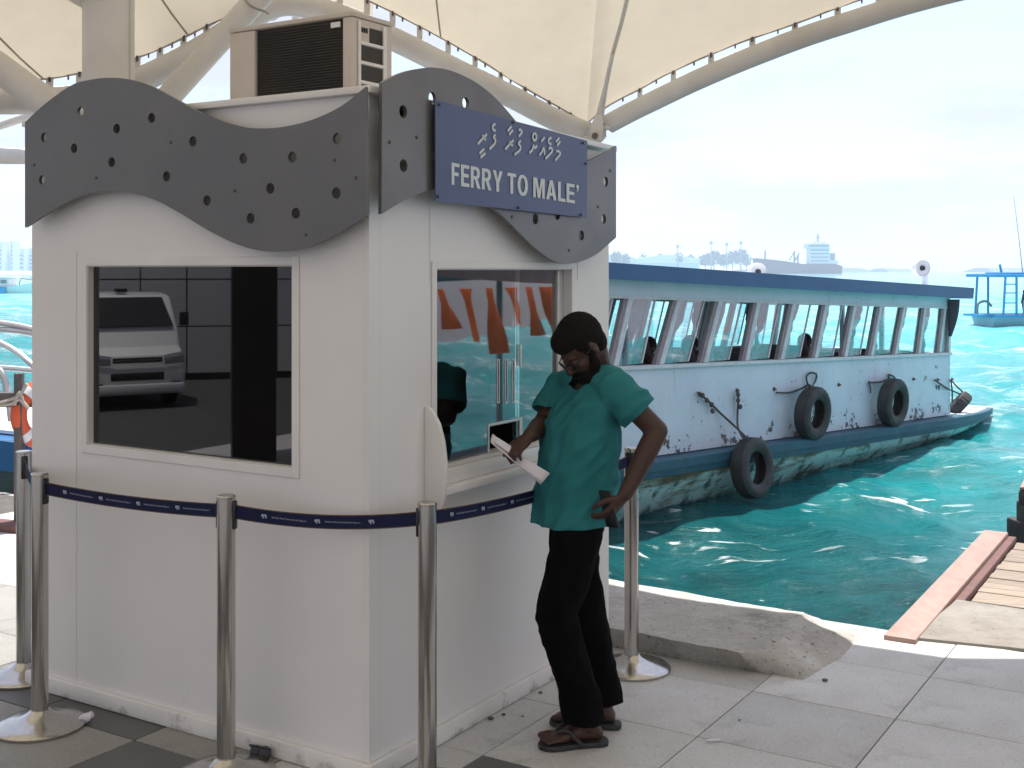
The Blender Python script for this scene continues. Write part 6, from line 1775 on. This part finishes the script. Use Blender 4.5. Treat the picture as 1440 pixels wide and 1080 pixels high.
# =================================================================== BEHIND THE VIEWER: what the dark window mirrors
MIR = V((0, 0, 0)) - NL * (2 * (V((0, 0, 0)) - KC).dot(NL))      # mirrored eye
def refl(px, depth):
    d = V(((px - CX) / F, 1, 0)); d = d - NL * (2 * d.dot(NL)); p = MIR + d * depth; p.z = 0; return p
fwd = (refl(260, 2) - refl(260, 1)).normalized(); rgt = V((fwd.y, -fwd.x, 0)); mlf = -rgt
GZ = -0.62
M['cladding'] = mat('cladding', (0.50, 0.50, 0.52), 0.45, col2=(0.45, 0.45, 0.47), scale=.8)
M['pillar'] = mat('pillar', (0.055, 0.035, 0.035), 0.5, col2=(0.035, 0.045, 0.04), scale=1.5)
bw = thing('building_wall', 'pale panelled wall of a building that shows only mirrored in the dark window', 'wall', refl(260, 26.0))
cW = refl(260, 26.0); cW.z = GZ
for r_ in range(6):
    for c_ in range(-13, 14):
        MB().obox(cW + rgt * (c_ * 0.96 + 0.016) + V((0, 0, r_ * 1.02 + .16)), rgt * 0.928, fwd * 0.05, (0, 0, .99)).build('panel', M['cladding'], bw, smooth=0)
MB().obox(cW - rgt * 13 + fwd * 0.06, rgt * 26.5, fwd * 0.2, (0, 0, 6.3)).build('backing', M['pillar'], bw, smooth=0)
pl_ = refl(352, 11.0); pl_.z = GZ
pr = thing('pillar', 'dark square pillar by the road that shows only mirrored in the dark window', 'pillar', pl_)
MB().obox(pl_ - rgt * .2, rgt * .40, fwd * .4, (0, 0, 4.2)).build('shaft', M['pillar'], pr, bevel=.02)
MB().obox(pl_ - rgt * .25 - fwd * .05, rgt * .5, fwd * .5, (0, 0, 0.2)).build('pillar_foot', M['pillar'], pr, bevel=.02)
# white van
vc = refl(190, 20.5); vc.z = GZ
van = thing('van', 'white van parked by the wall that shows only mirrored in the dark window', 'van', vc)
vf = (-fwd + rgt * -0.30).normalized(); vs_ = V((vf.y, -vf.x, 0))
def vp(f, s, z): return vc + vf * f + vs_ * s + V((0, 0, z))
M['van_white'] = mat('van_white', (0.72, 0.72, 0.72), 0.25, col2=(0.68, 0.68, 0.68), scale=2, coat=.4)
M['chrome'] = mat('chrome', (0.6, 0.6, 0.6), 0.15, 1.0)
M['headlamp'] = mat('headlamp', (0.5, 0.52, 0.55), 0.1, 0.5)
prof = [(-4.4, .25), (-4.4, 1.75), (-4.2, 1.95), (-1.3, 1.98), (-0.95, 1.93), (-0.45, 1.38), (-0.32, 1.05), (-.05, .92), (0, .62), (-0.02, .25)]
rs = []
for (s, k) in ((-.84, .96), (-.82, .985), (-.76, 1.0), (.76, 1.0), (.82, .985), (.84, .96)):
    rs.append([vp(-2.2 + (f + 2.2) * (k if abs(s) > .8 else 1), s, .25 + (z - .25) * k) for f, z in prof])
MB().rings(rs).build('body', M['van_white'], van, bevel=.02, smooth=40)
ws = [(-0.93, 1.87), (-0.46, 1.375)]
MB().prism([vp(-.905, -.66, 1.89), vp(-.905, .66, 1.89), vp(-.425, .73, 1.40), vp(-.425, -.73, 1.40)], vf * .012 + V((0, 0, .012))).build('windscreen', M['black_plastic'], van)
for s in (-1, 1):
    MB().prism([vp(-1.05, s * .842, 1.82), vp(-.60, s * .842, 1.36), vp(-1.7, s * .842, 1.36), vp(-1.7, s * .842, 1.82)], vs_ * s * .01).build('side_window', M['black_plastic'], van)
    MB().prism([vp(-1.8, s * .842, 1.82), vp(-1.8, s * .842, 1.36), vp(-4.1, s * .842, 1.36), vp(-4.1, s * .842, 1.82)], vs_ * s * .01).build('side_window', M['black_plastic'], van)
    MB().prism([vp(.004, s * .44, .92), vp(.004, s * .78, .98), vp(-.03, s * .82, .78), vp(.012, s * .46, .76)], vf * .02).build('headlight', M['headlamp'], van, bevel=.005)
    MB().prism([vp(.004, s * .58, .46), vp(.004, s * .74, .46), vp(.004, s * .74, .34), vp(.004, s * .58, .34)], vf * .02).build('fog_light', M['black_plastic'], van)
    MB().obox(vp(-.55, s * .95 - .08, 1.40), vf * .07, vs_ * .16, (0, 0, .24)).build('door_mirror', M['black_plastic'], van, bevel=.02)
    for f in (-0.75, -3.5):
        wh_ = MB().lathe([(0.0, -.1), (.30, -.1), (.33, -.07), (.33, .07), (.30, .1), (.0, .1)], vp(f, s * .74, .33), vs_, 24).build('wheel', M['rubber'], van)
        MB().lathe([(0, .102), (.19, .102), (.17, .115), (0, .115)], vp(f, s * .74, .33), vs_ * s, 20).build('rim', M['chrome'], wh_)
MB().obox(vp(.004, -.42, .80), vf * .02, vs_ * .84, (0, 0, .09)).build('grille', M['black_plastic'], van, bevel=.01)
MB().obox(vp(.024, -.40, .835), vf * .01, vs_ * .80, (0, 0, .022)).build('grille_bar', M['chrome'], van)
MB().obox(vp(.004, -.45, .50), vf * .015, vs_ * .9, (0, 0, .13)).build('air_intake', M['black_plastic'], van, bevel=.01)
MB().obox(vp(.02, -.78, .28), vf * .05, vs_ * 1.56, (0, 0, .16)).build('bumper', M['van_white'], van, bevel=.03)
MB().obox(vp(-1.25, -.1, 1.985), vf * .2, vs_ * .2, (0, 0, .07)).build('roof_beacon', M['black_plastic'], van, bevel=.02)

# =================================================================== LITTER ON THE FLOOR
p = gnd(120, 1016)
mb = MB()
for k in range(9):
    mb.ell(p + V((random.uniform(-.02, .02), random.uniform(-.012, .012), .018 + random.uniform(-.006, .014))), (.016, 0, .004), (0, .014, 0), (0, 0, .013), 9, 6)
tm = remesh_obj(mb, .005, 1)
o = skin('tissue', tm, M['paper'], None, wrinkle=.006, wscale=60); tag(o, 'crumpled white tissue against the base of the left stanchion', 'tissue')
sg = thing('sunglasses', 'broken black sunglasses lying against the kiosk plinth near the middle stanchion', 'sunglasses', gnd(365, 1064))
c = gnd(366, 1064); ex = (gnd(384, 1068) - gnd(346, 1060)).normalized(); ey = V((-ex.y, ex.x, 0))
for q, r_ in ((-.024, .018), (.022, .023)):
    mb = MB(); mb.lathe([(0, 0), (r_, 0.0), (r_, .004), (0, .006)], c + ex * q + V((0, 0, .018)), (ey * -1 + V((0, 0, .5))), 16); mb.build('lens', M['black_plastic'], sg)
MB().tube([c - ex * .048 + V((0, 0, .034)), c - ex * .01 + V((0, 0, .036)), c + ex * .045 + V((0, 0, .034))], .004, 6).build('bridge', M['black_plastic'], sg)
MB().tube([c - ex * .046 + V((0, 0, .033)), c - ex * .05 + ey * .03 + V((0, 0, .012)), c - ex * .03 + ey * .06 + V((0, 0, .004))], .003, 6).build('temple', M['black_plastic'], sg)
p = gnd(1003, 1043)
tag(MB().tube([p + V((-.027, -.002, .006)), p + V((.027, .003, .006))], .005, 8).build('cigarette_butt', M['paper'], None), 'white cigarette butt on the grey tile joint in the foreground', 'cigarette butt')
for k, (x, y) in enumerate(((700, 990), (708, 1006), (690, 1012), (735, 1008), (760, 975), (1160, 958), (1040, 1013), (1135, 918))):
    p = gnd(x, y); r_ = 0.004 + .003 * (k % 3)
    tag(MB().ell(p + V((0, 0, r_ * .6)), (r_ * 1.4, 0, 0), (0, r_, 0), (0, 0, r_ * .6), 7, 5).build('crumb', M['dark_steel'], None), kind='stuff')
